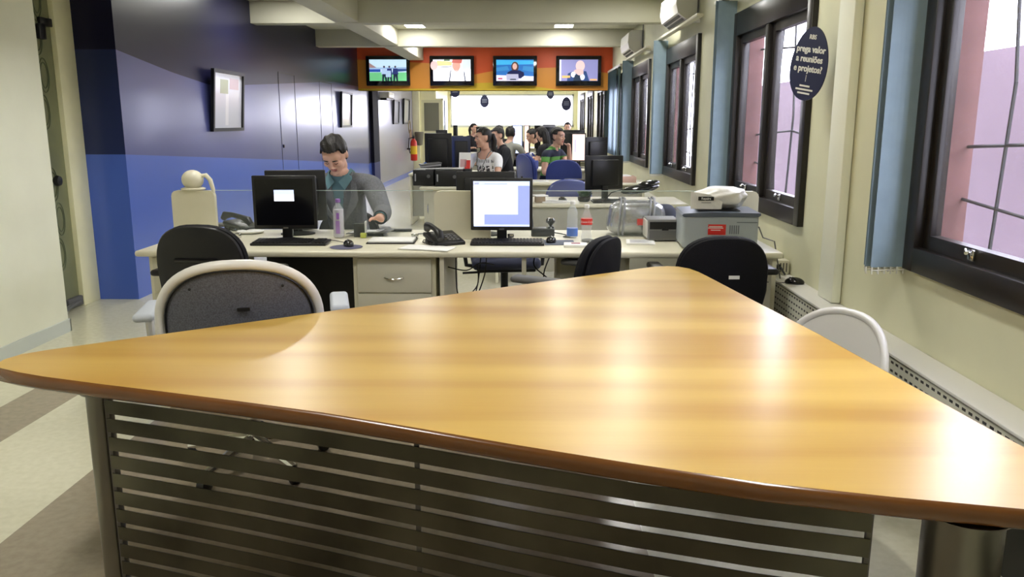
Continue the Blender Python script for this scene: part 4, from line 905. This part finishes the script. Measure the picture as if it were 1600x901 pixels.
# ================================================================== ROWS BEHIND
GB = 'cream desks of the rows behind'
desk(-.30, 1.44, 7.28, 8.0, 'cream desk of the second row with grey front panel', (-.28, 1.4), -.33, group=GB)
desk(-1.22, -.05, 9.15, 9.95, 'cream desk of the left block with black computer cases on it', (-.08,), group=GB)
t = thing('drawer_unit', 'cream cabinet under the left end of the third row desk', 'cabinet', (-.86, 9.45, 0)); MB().box(-.32, .32, -.22, .22, .02, .70, CREAM, .004).build('body', t)
for x in (-.31, .005): d_ = MB().box(x, x + .305, -.238, -.222, .05, .69, CREAM2, .003).build('door', t); MB().tube([(x + .04, -.24, .55), (x + .04, -.262, .53), (x + .04, -.262, .45), (x + .04, -.24, .43)], .005, CHROME).build('handle', d_)
desk(.0, 1.44, 9.85, 10.4, 'cream desk between the two blue chairs', (.02, 1.4), -.2, group=GB)
desk(-.25, 1.44, 12.75, 13.45, 'cream desk where the man in the green shirt sits', (-.22, 1.4), -.25, group=GB)
desk(-1.7, -.55, 11.6, 12.4, 'cream desk behind the woman in the white shirt', (-1.67, -.57), -.3, group=GB)
desk(-.15, 1.44, 15.6, 16.4, 'cream desk of the fifth row on the window side', (-.12, 1.4), -.3, group=GB)
desk(-1.9, -.55, 15.2, 16.0, 'cream desk of the fifth row on the left side', (-1.87, -.57), -.3, group=GB)
desk(-.1, 1.44, 19.0, 19.8, 'cream desk of the sixth row on the window side', (-.07, 1.4), -.3, group=GB)
desk(-2.2, -.5, 19.2, 20.0, 'cream desk of the sixth row on the left side', (-2.17, -.52), -.3, group=GB)
desk(-2.3, 1.3, 23.2, 24.0, 'cream desk nearest the far window', (-2.27, 0, 1.27), -.3, group=GB)
def mon_at(px0, px1, pyt, d, face, label, scr=None, Wf=1.0, zb=.74, tilt=0, body=BLK, win=None):
    a = D(px0, pyt, d); b = D(px1, pyt, d); W = (b.x - a.x) * Wf; H_ = a.z - zb - .10
    return monitor(((a.x + b.x) / 2, d, zb + .001), face, W, H_, label, scr, stand=.10, tilt=tilt, body=body, win=win, group='monitors of the rows behind')
mon_at(915, 974, 243, 7.62, R(196), 'large black monitor seen from behind on the second row desk', SCRL, Wf=1.06)
mon_at(663, 706, 208, 9.83, R(176), 'tall black monitor seen from behind at the left of the third row', SCRB)
mon_at(706, 735, 213, 10.0, R(185), 'dark blue backed monitor left of the woman in the white shirt', SCRB, body=mat('dark_blue_plastic', (.03, .04, .09), .4))
mon_at(913, 951, 214, 10.15, R(200), 'black monitor by the windows behind the tilted monitor', SCRK)
mon_at(893, 916, 208, 13.0, R(-12), 'monitor with pink document beside the man in green', SCRP, win=[(.15, .3, .3, .8, SCRG)])
mon_at(706, 724, 212, 12.1, R(170), 'black monitor behind the dark blue one', SCRB)
mon_at(800, 817, 195, 15.9, R(5), 'tall bright blue screen monitor in the fifth row', SCRL)
mon_at(818, 829, 195, 15.8, R(-35), 'dark monitor beside the bright blue screen', SCRP)
mon_at(835, 845, 196, 19.3, R(160), 'small grey monitor in front of the far window', SCRK)
mon_at(848, 868, 194, 19.4, R(190), 'grey monitor behind the dark haired people', SCRK, body=mat('mid_grey_plastic', (.2, .2, .22), .5))
mon_at(708, 715, 195, 23.5, R(180), 'black monitor at the left of the far window', SCRK)
mon_at(744, 759, 198, 19.5, R(180), 'wide dark monitor low before the far window', SCRK)
mon_at(876, 897, 203, 16.1, R(180), 'monitor hiding the man at the far right', SCRL)
for px, d, lb in ((776, 15.6, 'black monitor in front of the grey shirted person'), (690, 15.5, 'black monitor far left behind the tall black monitor'), (905, 19.4, 'black monitor far right before the window wall')): mon_at(px - 9, px + 9, 203, d, R(180), lb, SCRK)
# computer cases lying on the third row desk
def pc_case(px0, px1, d, h, label, z=.741):
    a = D(px0, 270, d); b = D(px1, 270, d); W = b.x - a.x; t = thing('computer_case', label, 'computer case', ((a.x + b.x) / 2, d, z), 0, 'black computer cases on the third row desk')
    MB().box(-W / 2, W / 2, -.16, .22, .004, h, BLK, .008).build('case', t); m = MB(); m.box(-W / 2 + .02, -W / 2 + .035, -.163, -.16, h * .3, h * .75, PAPERG); m.lathe([(.02, 0), (.02, .004)], GRYP, M=Matrix.Translation((W * .25, -.16, h * .6)) @ Matrix.Rotation(R(90), 4, 'X')); m.build('front_detail', t)
pc_case(648, 680, 9.45, .185, 'black computer case, left one of the pair'); pc_case(682, 722, 9.40, .18, 'black computer case with round button, right one of the pair')
sheet(D(690, 262, 9.5).x, 9.5, .5, .25, R(3), 'papers lying across the two black computer cases', .927, 4, lines=True)
t = thing('book_stack', 'dark folders fanned on the left computer case', 'folders', (D(672, 255, 9.55).x, 9.6, .93), R(10)); m = MB()
for k in range(3): m.box(-.12, .12, -.1, .1, .02 * k, .02 * k + .016, (BLK, PAPERG, GRYP)[k], .002, Matrix.Rotation(R(6 * k - 5), 4, 'Z') @ Matrix.Rotation(R(-5), 4, 'Y'))
m.build('folder', t)
t = bottle(665, 287, [(.03, 0), (.04, .006), (.04, .16), (.035, .19), (.018, .22), (.016, .24)], 'white and blue water bottle before the black computer cases', BLAB, (.015, .06), BLAB, liquid=.15, group=None)
t = thing('desk_calendar', 'white desk calendar with a red picture in front of the woman', 'calendar', (D(725, 260, 9.5).x, 9.60, .92), R(-8)); M = Matrix.Rotation(R(-12), 4, 'X'); MB().box(-.07, .07, -.004, .004, 0, .19, PAPER, 0, M).build('page', t); MB().box(.0, .065, -.006, -.004, .0, .10, RED, 0, M).build('red_picture', t); MB().box(-.055, .02, -.006, -.004, .02, .11, mat('rose_print', (.55, .35, .36), .6), 0, M).build('rose_picture', t)
MB().box(-.07, .07, -.02, .09, -.18, -.001, BLK, .004).build('stand', t)
# second row clutter
def blob_things():
    p = onp(843, 7.45); t = thing('paper_box', 'small brown box with papers at the left of the second row desk', 'box', (p[0], 7.42, .741), R(5)); MB().box(-.045, .045, -.05, .05, 0, .055, mat('kraft', (.30, .22, .14), .8), .002).build('box', t); MB().box(-.06, .06, -.06, .06, .056, .066, PAPER, 0, Matrix.Rotation(R(14), 4, 'Z')).build('papers', t)
    sheet(onp(868, 7.4)[0], 7.42, .26, .16, R(4), 'stack of white papers on the second row desk', .741, 8)
    p = onp(878, 7.55); mouse(p[0], 7.56, 'dark mouse on the second row desk', R(30), .741)
    t = thing('potted_plant', 'small green plant in a dark pot on the second row desk', 'plant', (onp(911, 7.5)[0], 7.5, .741)); MB().lathe([(.04, 0), (.055, .01), (.06, .04), (.055, .045)], BLK).build('pot', t)
    m = MB(); rr = random.Random(3)
    for k in range(60):
        a = rr.uniform(0, 6.28); r_ = rr.uniform(.01, .07); h_ = rr.uniform(.05, .09); x, y = r_ * math.cos(a), r_ * math.sin(a); dx, dy = .018 * math.cos(a + 1.2), .018 * math.sin(a + 1.2)
        m.raw([(x * .4, y * .4, .04), (x + dx, y + dy, h_), (x * 1.25, y * 1.25, h_ + .012), (x - dx, y - dy, h_)], [(0, 1, 2, 3)], mat('leaf_green', (.03, .09, .025), .5))
    m.build('foliage', t, fix=False)
    p = onp(945, 7.4); keyboard(p[0] + .02, 7.42, .30, 'black keyboard under the tilted monitor', R(5), .741)
    t = thing('storage_box', 'pinkish cardboard box on the desk by the windows', 'box', (D(985, 285, 9.0).x + .02, 9.97, .741)); MB().box(-.22, .16, -.1, .2, 0, .07, mat('pink_card', (.50, .33, .26), .7), .003).build('carton', t); MB().box(-.18, .1, -.06, .15, .071, .083, PAPER, .002, Matrix.Rotation(R(8), 4, 'Z')).build('papers', t)
    for i, (px, d, lb) in enumerate(((838, 10.0, 'white papers on the desk between the blue chairs'), (830, 12.9, 'white papers in front of the green shirted man'), (823, 15.8, 'white papers on the fifth row desk'), (760, 11.75, 'white papers behind the woman'))):
        sheet(onp(px, d)[0], d + .08, .3, .2, R(5 * i), lb, .741, 3, group=None)
    t = bottle(829, 262, [(.03, 0), (.04, .006), (.04, .14), (.03, .18), (.018, .2), (.018, .22)], 'pale translucent bottle on the desk of the man in green', WATER, (.03, .10), WHT, liquid=.1, group=None)
    p = onp(862, 9.95); keyboard(p[0] + .35, 10.1, .4, 'black keyboard right of the deep blue chair', 0, .741)
blob_things()

# ================================================================== PEOPLE
def eval_mesh(o):
    dg = bpy.context.evaluated_depsgraph_get(); dg.update(); me = bpy.data.meshes.new_from_object(o.evaluated_get(dg)); return me
def seg_d(p, a, b):
    ab = b - a; t = max(0, min(1, (p - a).dot(ab) / max(ab.length_squared, 1e-9))); return (p - (a + ab * t)).length, t
def person(label, loc, rz, top, eyes=True, lean=10, head=(0, 0), hands=None, lo=.007, long_sleeve=False, shirt=TSH, jacket=None, trousers=BLKT, hair='short', stripes=None, female=False, print_=None, head_scale=1.0, vneck=0, fingers=True, collar=None):
    """seated figure facing +y; head=(pitch down, yaw left) in degrees; hands: two wrist targets (local)"""
    root = thing('person', label, 'person', (loc[0], loc[1], 0), rz)
    k = top / 1.295; sw = .175 if female else .20; L = R(lean)
    def sp(h, x=0, y=0):                         # point along the leaned spine, h above hip
        return Vector((x, .0 + math.sin(L) * h + y * math.cos(L), .53 + math.cos(L) * h - y * math.sin(L)))
    nodes = {}; edges = []
    def nd(n, p, rx, ry=None): nodes[n] = (Vector(p), rx, ry or rx)
    fm = .86 if female else 1
    nd('pelvis', sp(0), .135, .115); nd('waist', sp(.17), .125 * fm, .10 * fm); nd('chest', sp(.33), .145 * fm, .115 * fm); nd('upper', sp(.44), .125 * fm, .095 * fm); nd('neck0', sp(.515), .06 * fm, .06 * fm)
    hd = sp(.515) + Vector((0, .022 + math.sin(L) * .06, .055)); nd('neck1', hd, .052 * fm)
    edges += [('pelvis', 'waist'), ('waist', 'chest'), ('chest', 'upper'), ('upper', 'neck0'), ('neck0', 'neck1')]
    hands = hands or [(-.20, .42, .77), (.20, .42, .77)]
    palms = []
    for i, s in enumerate((-1, 1)):
        T = Vector(hands[i]); sh = sp(.455, s * sw); 
        nd('clav%d' % i, sp(.465, s * sw * .5), .062 * fm); nd('sh%d' % i, sh, .058 * fm)
        d = T - sh; dist = min(d.length, .545); a1, a2 = .29, .26; 
        dn = d.normalized(); T = sh + dn * dist; aa = (a1 * a1 - a2 * a2 + dist * dist) / (2 * dist); hh = math.sqrt(max(a1 * a1 - aa * aa, 0.0004))
        pole = Vector((s * .45, -.3, -1)); pole = (pole - dn * pole.dot(dn)).normalized(); el = sh + dn * aa + pole * hh
        nd('arm%d' % i, (sh + el) / 2, .048 * fm, .05 * fm); nd('el%d' % i, el, .040 * fm); nd('fore%d' % i, el.lerp(T, .35), .039 * fm); nd('wr%d' % i, T, .026 * fm)
        fd = (T - el).normalized(); fl = Vector((fd.x, fd.y, fd.z * .4)).normalized(); pl = T + fl * .06; nd('palm%d' % i, pl, .036, .020)
        edges += [('upper', 'clav%d' % i), ('clav%d' % i, 'sh%d' % i), ('sh%d' % i, 'arm%d' % i), ('arm%d' % i, 'el%d' % i), ('el%d' % i, 'fore%d' % i), ('fore%d' % i, 'wr%d' % i), ('wr%d' % i, 'palm%d' % i)]
        palms.append((T, pl, fl, s))
        hip = Vector((s * .085, .0, .52)); kn = Vector((s * .15, .42, .53)); an = Vector((s * .15, .46, .10)); toe = Vector((s * .16, .60, .045))
        nd('hip%d' % i, hip, .09); nd('th%d' % i, hip.lerp(kn, .5), .078); nd('kn%d' % i, kn, .058); nd('calf%d' % i, kn.lerp(an, .35), .055); nd('an%d' % i, an, .038); nd('heel%d' % i, an + Vector((0, -.01, -.05)), .036); nd('toe%d' % i, toe, .036, .028)
        edges += [('pelvis', 'hip%d' % i), ('hip%d' % i, 'th%d' % i), ('th%d' % i, 'kn%d' % i), ('kn%d' % i, 'calf%d' % i), ('calf%d' % i, 'an%d' % i), ('an%d' % i, 'heel%d' % i), ('heel%d' % i, 'toe%d' % i)]
    names = list(nodes); me = bpy.data.meshes.new('sk'); me.from_pydata([nodes[n][0] for n in names], [(names.index(a), names.index(b)) for a, b in edges], [])
    o = bpy.data.objects.new('sk', me); C.objects.link(o); md = o.modifiers.new('s', 'SKIN'); md.use_smooth_shade = True; md.branch_smoothing = .3
    for n, sv in zip(names, me.skin_vertices[0].data): sv.radius = (nodes[n][1], nodes[n][2]); sv.use_root = n == 'pelvis'
    ss = o.modifiers.new('d', 'SUBSURF'); ss.levels = 2
    body = eval_mesh(o); bpy.data.objects.remove(o)
    # head, built in its own frame then posed
    hs = head_scale * (.95 if female else 1)
    HM = Matrix.Translation(hd + Vector((0, .012, .052))) @ Matrix.Rotation(R(head[1]), 4, 'Z') @ Matrix.Rotation(-R(head[0]), 4, 'X') @ Matrix.Translation((0, .012, .045)) @ Matrix.Scale(hs, 4)
    h = MB()
    h.ell((0, -.012, .018), (.076, .094, .092), SKIN, n=32); h.ell((0, .030, -.045), (.056, .056, .062), SKIN, n=28); h.ell((0, .066, -.092), (.024, .020, .019), SKIN); h.ell((0, .058, .035), (.058, .032, .035), SKIN)
    h.tube([(0, .083, .018), (0, .098, -.008), (0, .107, -.022)], [.008, .010, .013], SKIN, 10); h.ell((.012, .094, -.025), (.009, .009, .008), SKIN, n=10); h.ell((-.012, .094, -.025), (.009, .009, .008), SKIN, n=10)
    h.ell((0, .082, -.052), (.024, .010, .007), SKIN, n=12); h.ell((0, .080, -.064), (.020, .010, .007), SKIN, n=12)
    for s in (-1, 1): h.ell((s * .030, .080, .026), (.022, .010, .006), SKIN, n=12); h.ell((s * .040, .062, -.020), (.022, .022, .022), SKIN, n=14); h.ell((s * .077, -.008, -.005), (.009, .018, .030), SKIN, n=14); h.ell((s * .029, .069, .008), (.017, .014, .012), SKIN, n=12)
    h.tube([(0, -.01, -.03), (0, -.02, -.13)], [.052, .05], SKIN, 16)
    hme = h.build('hd'); hmesh = hme.data.copy(); bpy.data.objects.remove(hme); hmesh.transform(HM)
    jm = MB()
    for q in (body, hmesh): jm.raw([v.co[:] for v in q.vertices], [tuple(p.vertices) for p in q.polygons], SKIN, True)
    for T, pl, fl, s in palms:
        sd = fl.cross(Vector((0, 0, 1))).normalized()
        for f, (off, ln) in enumerate(((-.027, .066), (-.009, .075), (.009, .070), (.026, .056))):
            b0 = pl + sd * off + fl * .015; jm.tube([b0, b0 + fl * ln * .5 + Vector((0, 0, .004)), b0 + fl * ln * .8 + Vector((0, 0, -.010)), b0 + fl * ln * .95 + Vector((0, 0, -.026))], [q_ * (1 if lo < .009 else 1.3) for q_ in (.0095, .009, .008, .0065)], SKIN, 8)
        tb = pl - sd * s * .02 - fl * .03; jm.tube([tb, tb - sd * s * .028 + fl * .02, tb - sd * s * .036 + fl * .048 + Vector((0, 0, -.01))], [.012, .0105, .008], SKIN, 8)
    j = jm.build('body', fix=True); rm = j.modifiers.new('r', 'REMESH'); rm.mode = 'VOXEL'; rm.voxel_size = lo; rm.use_smooth_shade = True
    sm = j.modifiers.new('sm', 'SMOOTH'); sm.factor = .5; sm.iterations = 2
    bm_ = eval_mesh(j); bpy.data.objects.remove(j); bm_.materials.clear()
    for m_ in (SKIN, LIPS): bm_.materials.append(m_)
    b_ = bmesh.new(); b_.from_mesh(bm_); left_ = set(b_.verts); best_ = set()
    while left_:
        st = [left_.pop()]; isl = set(st)
        while st:
            for e_ in st.pop().link_edges:
                for q in e_.verts:
                    if q in left_: left_.discard(q); isl.add(q); st.append(q)
        if len(isl) > len(best_): best_ = isl
    bmesh.ops.delete(b_, geom=[v for v in b_.verts if v not in best_], context='VERTS'); b_.to_mesh(bm_); b_.free()
    HI = HM.inverted()
    for p in bm_.polygons:
        c = HI @ p.center; p.use_smooth = True
        p.material_index = 1 if (abs(c.x) < .021 and c.y > .082 and -.070 < c.z < -.046) else 0
    bo = bpy.data.objects.new('body', bm_); C.objects.link(bo); bo.parent = root; bm_.name = 'body'
    # classify vertices
    bones = [(a, b) for a, b in edges]
    def cls(p):
        c = HI @ p
        if c.length < .15 * hs and c.z > -.125: return 'head'
        best = None; bd = 9
        for a, b in bones:
            A, ra, _ = nodes[a]; B, rb, _ = nodes[b]; d_, t_ = seg_d(p, A, B); d_ -= (ra + (rb - ra) * t_) * .9
            if d_ < bd: bd = d_; best = (a, b, t_)
        a, b, t_ = best; n = b.rstrip('01')
        return {'waist': 'torso', 'chest': 'torso', 'upper': 'torso', 'neck': 'neck', 'clav': 'torso', 'sh': 'torso', 'arm': 'uparm', 'el': 'lowup', 'fore': 'fore', 'wr': 'fore2', 'palm': 'hand', 'hip': 'hips', 'th': 'hips', 'kn': 'leg', 'calf': 'leg', 'an': 'leg', 'heel': 'foot', 'toe': 'foot'}.get(n, 'torso')
    V = [v.co.copy() for v in bm_.vertices]; K = [cls(p) for p in V]; NRM = [v.normal.copy() for v in bm_.vertices]
    nk = nodes['neck0'][0]; P4 = [tuple(p.vertices) for p in bm_.polygons]
    def cloth(name, keep, off, m_, fm_=None, mats_=None):
        fs = [f for f in P4 if all(keep(i) for i in f)]; used = sorted({i for f in fs for i in f}); mp = {i: q for q, i in enumerate(used)}
        if not fs: return None
        me_ = bpy.data.meshes.new(name); me_.from_pydata([V[i] + NRM[i] * off for i in used], [], [[mp[i] for i in f] for f in fs])
        for q in (mats_ or [m_]): me_.materials.append(q)
        for p, f in zip(me_.polygons, fs):
            p.use_smooth = True
            if fm_: p.material_index = fm_(sum((V[i] for i in f), Vector()) / len(f))
        ob = bpy.data.objects.new(name, me_); C.objects.link(ob); ob.parent = root
        so = ob.modifiers.new('t', 'SOLIDIFY'); so.thickness = .003; so.offset = 1
        return ob
    def in_neck(i): d = V[i] - nk; return d.length < .062 + vneck * (.05 if d.y > 0 else 0)
    slv = ('torso', 'uparm') + (('lowup', 'fore', 'fore2') if (long_sleeve or jacket) else ())
    f_st = None; mts = None
    hem = lambda i: V[i].z > .50 or K[i] in ('fore', 'fore2', 'lowup')
    if stripes: mts = [GREEN, NVC]; f_st = lambda c: 0 if (int((c.z - .50) / .085) % 2 == 0) else 1
    if print_: 
        mts = [shirt, INK, PAPERG]
        def f_st(c):
            u = c.x / .016; v = (c.z - .80) / .012
            if c.y > .03 and abs(c.x) < .10 and .80 < c.z < .885: return 1 if (math.floor(u) % 3 != 0 and (math.floor(v) + math.floor(u)) % 4 != 0) else 0
            if c.y > .03 and abs(c.x) < .12 and .91 < c.z < .97: return 2 if (math.floor(u * 1.4) % 2 and math.floor(v * .7) % 3) else 0
            return 0
    cloth('shirt', lambda i: (K[i] in slv or K[i] == 'hips' and V[i].z > .56 and V[i].y < .1) and not in_neck(i), .005, shirt, f_st, mts)
    cloth('trousers', lambda i: K[i] in ('hips', 'leg') or (K[i] == 'torso' and V[i].z < .60), .006 if not jacket else .004, trousers)
    cloth('shoes', lambda i: K[i] == 'foot', .006, BLK)
    if jacket:
        def kj(i):
            p = V[i]
            if K[i] == 'fore2': return (p - nodes['palm0'][0]).length > .075 and (p - nodes['palm1'][0]).length > .075
            if not (K[i] in ('torso', 'uparm', 'lowup', 'fore') or K[i] == 'hips' and p.y < .1): return False
            if (p - nk).length < .065: return False
            up = (p.z - .74) / .40
            return not (NRM[i].y > .0 and up > 0 and abs(p.x) < .068 * up + .003)
        cloth('jacket', kj, .014, jacket)
        m_ = MB()
        for s in (-1, 1):
            a = [sp(.52, s * .066, -.02), sp(.50, s * .082, .05), sp(.42, s * .090, .108), sp(.34, s * .060, .132), sp(.24, s * .014, .138)]
            b_ = [sp(.53, s * .085, -.03), sp(.49, s * .115, .055), sp(.40, s * .135, .108), sp(.36, s * .120, .125), sp(.24, s * .022, .142)]
            vs = [p + Vector((0, .012, 0)) for p in a + b_]; m_.raw(vs + [p + Vector((0, -.008, 0)) for p in vs], [(q, q + 1, 6 + q, 5 + q) for q in range(4)] + [(10 + q, 15 + q, 16 + q, 11 + q) for q in range(4)] + [(q, 10 + q, 11 + q, q + 1) for q in range(4)] + [(5 + q, 6 + q, 16 + q, 15 + q) for q in range(4)], jacket, True)
        m_.build('lapel', root)
    if collar:
        m_ = MB()
        for s in (-1, 1):
            vs = [sp(.545, s * .064, -.03), sp(.535, s * .062, .03), sp(.50, s * .012, .088), sp(.46, s * .055, .115), sp(.50, s * .088, .05), sp(.52, s * .088, -.03)]
            vs = [v + Vector((0, .006, .008)) for v in vs]; m_.raw(vs + [v + Vector((0, -.005, -.003)) for v in vs], [(0, 1, 4, 5), (1, 2, 3, 4), (6, 11, 10, 7), (7, 10, 9, 8), (2, 8, 9, 3), (3, 9, 10, 4), (4, 10, 11, 5)], collar, False)
        m_.build('collar', root)
    # hair: the scalp grown outward
    def scalp(c):
        c = c / hs if False else c
        if hair == 'long': return c.z > .060 - .0 * c.y or (c.y < .03 and c.z > -.055) or (abs(c.x) > .058 and c.y < .045 and c.z > -.02)
        return (c.z > .070 and c.y > .02) or (c.y < .035 and c.z > .030) or (c.y < -.005 and c.z > -.045 and not (abs(c.x) > .070 and c.y > -.03))
    hi = [i for i in range(len(V)) if K[i] == 'head' and scalp(HI @ V[i])]; hset = set(hi)
    fs = [f for f in P4 if all(i in hset for i in f)]; used = sorted({i for f in fs for i in f}); mp = {i: q for q, i in enumerate(used)}
    if fs:
        HC = HM.translation; me_ = bpy.data.meshes.new('hair')
        def hp(i):
            c = HI @ V[i]; g = .009 + .012 * max(0, min(1, (c.z - .02) / .08)) + .003 * math.sin(c.x * 160 + c.y * 90)
            return V[i] + NRM[i] * g
        me_.from_pydata([hp(i) for i in used], [], [[mp[i] for i in f] for f in fs]); me_.materials.append(HAIR)
        for p in me_.polygons: p.use_smooth = True
        ob = bpy.data.objects.new('hair', me_); C.objects.link(ob); ob.parent = root; so = ob.modifiers.new('t', 'SOLIDIFY'); so.thickness = .012; so.offset = -1
    if hair == 'long':
        m_ = MB()
        for q, (x, y, l_) in enumerate(((-.045, -.075, .26), (-.02, -.09, .30), (.01, -.092, .31), (.04, -.08, .27), (.062, -.05, .22), (-.064, -.045, .2))):
            m_.tube([(x, y, .03), (x * 1.1, y - .012, -.05), (x * 1.1, y - .012, -.05 - l_ * .4), (x * .8, y - .0, -.05 - l_ * .75), (x * .6, y + .005, -.05 - l_)], [.03, .034, .030, .022, .006], HAIR, 10, M=HM @ Matrix.Rotation(R(head[0]) * .7, 4, 'X'))
        m_.build('long_hair', root)
    if hair == 'ponytail':
        m_ = MB(); m_.tube([(0, -.09, .03), (0, -.135, .03), (0, -.15, -.04), (0, -.135, -.14), (0, -.12, -.2)], [.02, .026, .034, .026, .008], HAIR, 12, M=HM); m_.build('ponytail', root)
    m_ = MB()
    for s in (-1, 1):
        m_.ell((s * .029, .0795, .008), (.0115, .006, .0045), EYEW, HM, 12); m_.ell((s * .029, .0845, .0065), (.0045, .002, .0040), EYED, HM, 10)
    if not eyes:
        m_ = MB()
        for s in (-1, 1): m_.tube([(s * .018, .0835, .002), (s * .029, .0865, -.001), (s * .041, .080, .002)], .0018, EYED, 6, M=HM)
    m_.build('eyes', root); m_ = MB()
    for s in (-1, 1): m_.tube([(s * .014, .093, .0275), (s * .028, .0935, .0305), (s * .046, .082, .0265)], [.0032, .0040, .0022], HAIR, 6, M=HM)
    m_.build('eyebrows', root)
    if print_:
        m_ = MB(); m_.tube([sp(.53, -.07, -.02), sp(.50, -.075, .06), sp(.38, -.045, .135), sp(.26, .0, .135), sp(.38, .045, .135), sp(.50, .075, .06), sp(.53, .07, -.02)], .005, GRYP, 6); m_.box(-.03, .03, .155, .16, .74, .80, BLK); m_.build('lanyard', root)
    root.scale = (k, k, k); return root
def place(px, d): return (D(px, 200, d).x, d)
# the man in the suit: head above the hip line, so pull him toward the camera by the lean
def ptop(px, py, d): return D(px, py, d).z
x, y = place(534, 5.62)
person('man in a grey suit jacket and teal shirt looking down at the front desk', (x, 5.80), R(174), ptop(512, 203, 5.6) * 1.0, eyes=False, head_scale=.97, lean=20, head=(42, 0), hands=[(-.38, .62, .80), (.12, .42, .79)], lo=.006, jacket=SUIT, shirt=TEAL, collar=TEAL, vneck=-.2)
person('woman in a white printed T-shirt with dark tied hair, looking left', (place(760, 9.9)[0], 10.05), R(150), 1.37, lean=3, head=(4, -32), hands=[(-.15, .40, .78), (.12, .42, .78)], lo=.007, shirt=TSH, print_=True, hair='ponytail', female=True, vneck=.9)
person('man in a dark sweater seated behind the woman in white', (place(795, 12.1)[0], 12.75), R(112), 1.37, lean=14, head=(8, 12), hands=[(-.15, .48, .78), (.15, .48, .78)], lo=.010, shirt=BLKC, long_sleeve=True)
person('person in a grey shirt seen from behind, facing the bright screen', (place(790, 14.5)[0], 14.6), R(-28), 1.36, lean=12, head=(6, 20), hands=[(-.15, .45, .78), (.22, .5, .80)], lo=.010, shirt=GREYT)
person('man in a green and navy striped polo shirt leaning to the right', (place(853, 11.6)[0], 11.78), R(-118), 1.37, lean=14, head=(2, -8), hands=[(-.02, .34, 1.05), (.32, .40, .76)], lo=.008, shirt=GREEN, stripes=True)
person('person with long dark hair seated behind the man in green', (place(866, 13.9)[0], 14.1), R(60), 1.38, lean=16, head=(22, 15), hands=[(-.15, .42, .78), (.15, .42, .78)], lo=.010, shirt=BLKC, hair='long', female=True)
person('person in a white shirt with dark hair bent to the left', (place(858, 14.9)[0], 14.95), R(95), 1.36, lean=24, head=(18, 0), hands=[(-.15, .45, .78), (.15, .45, .78)], lo=.011, shirt=TSH)
person('person in a dark top at the far left, before the big window', (place(737, 20.5)[0], 20.7), R(-150), 1.40, lean=4, head=(0, 20), lo=.010, shirt=BLKC, hair='ponytail', female=True)
person('dark haired person far back, left of the bright blue screen', (place(783, 18.4)[0], 18.0), R(170), 1.37, lean=8, head=(10, 0), lo=.010, shirt=DGR)
person('person far back half hidden by the bright blue screen', (place(801, 18.6)[0], 18.7), R(190), 1.32, lean=8, head=(10, 0), lo=.010, shirt=DGR)
person('man at the far right before the big window, head above a monitor', (place(887, 20.8)[0], 20.9), R(178), 1.42, lean=4, head=(4, 0), lo=.010, shirt=DGR)
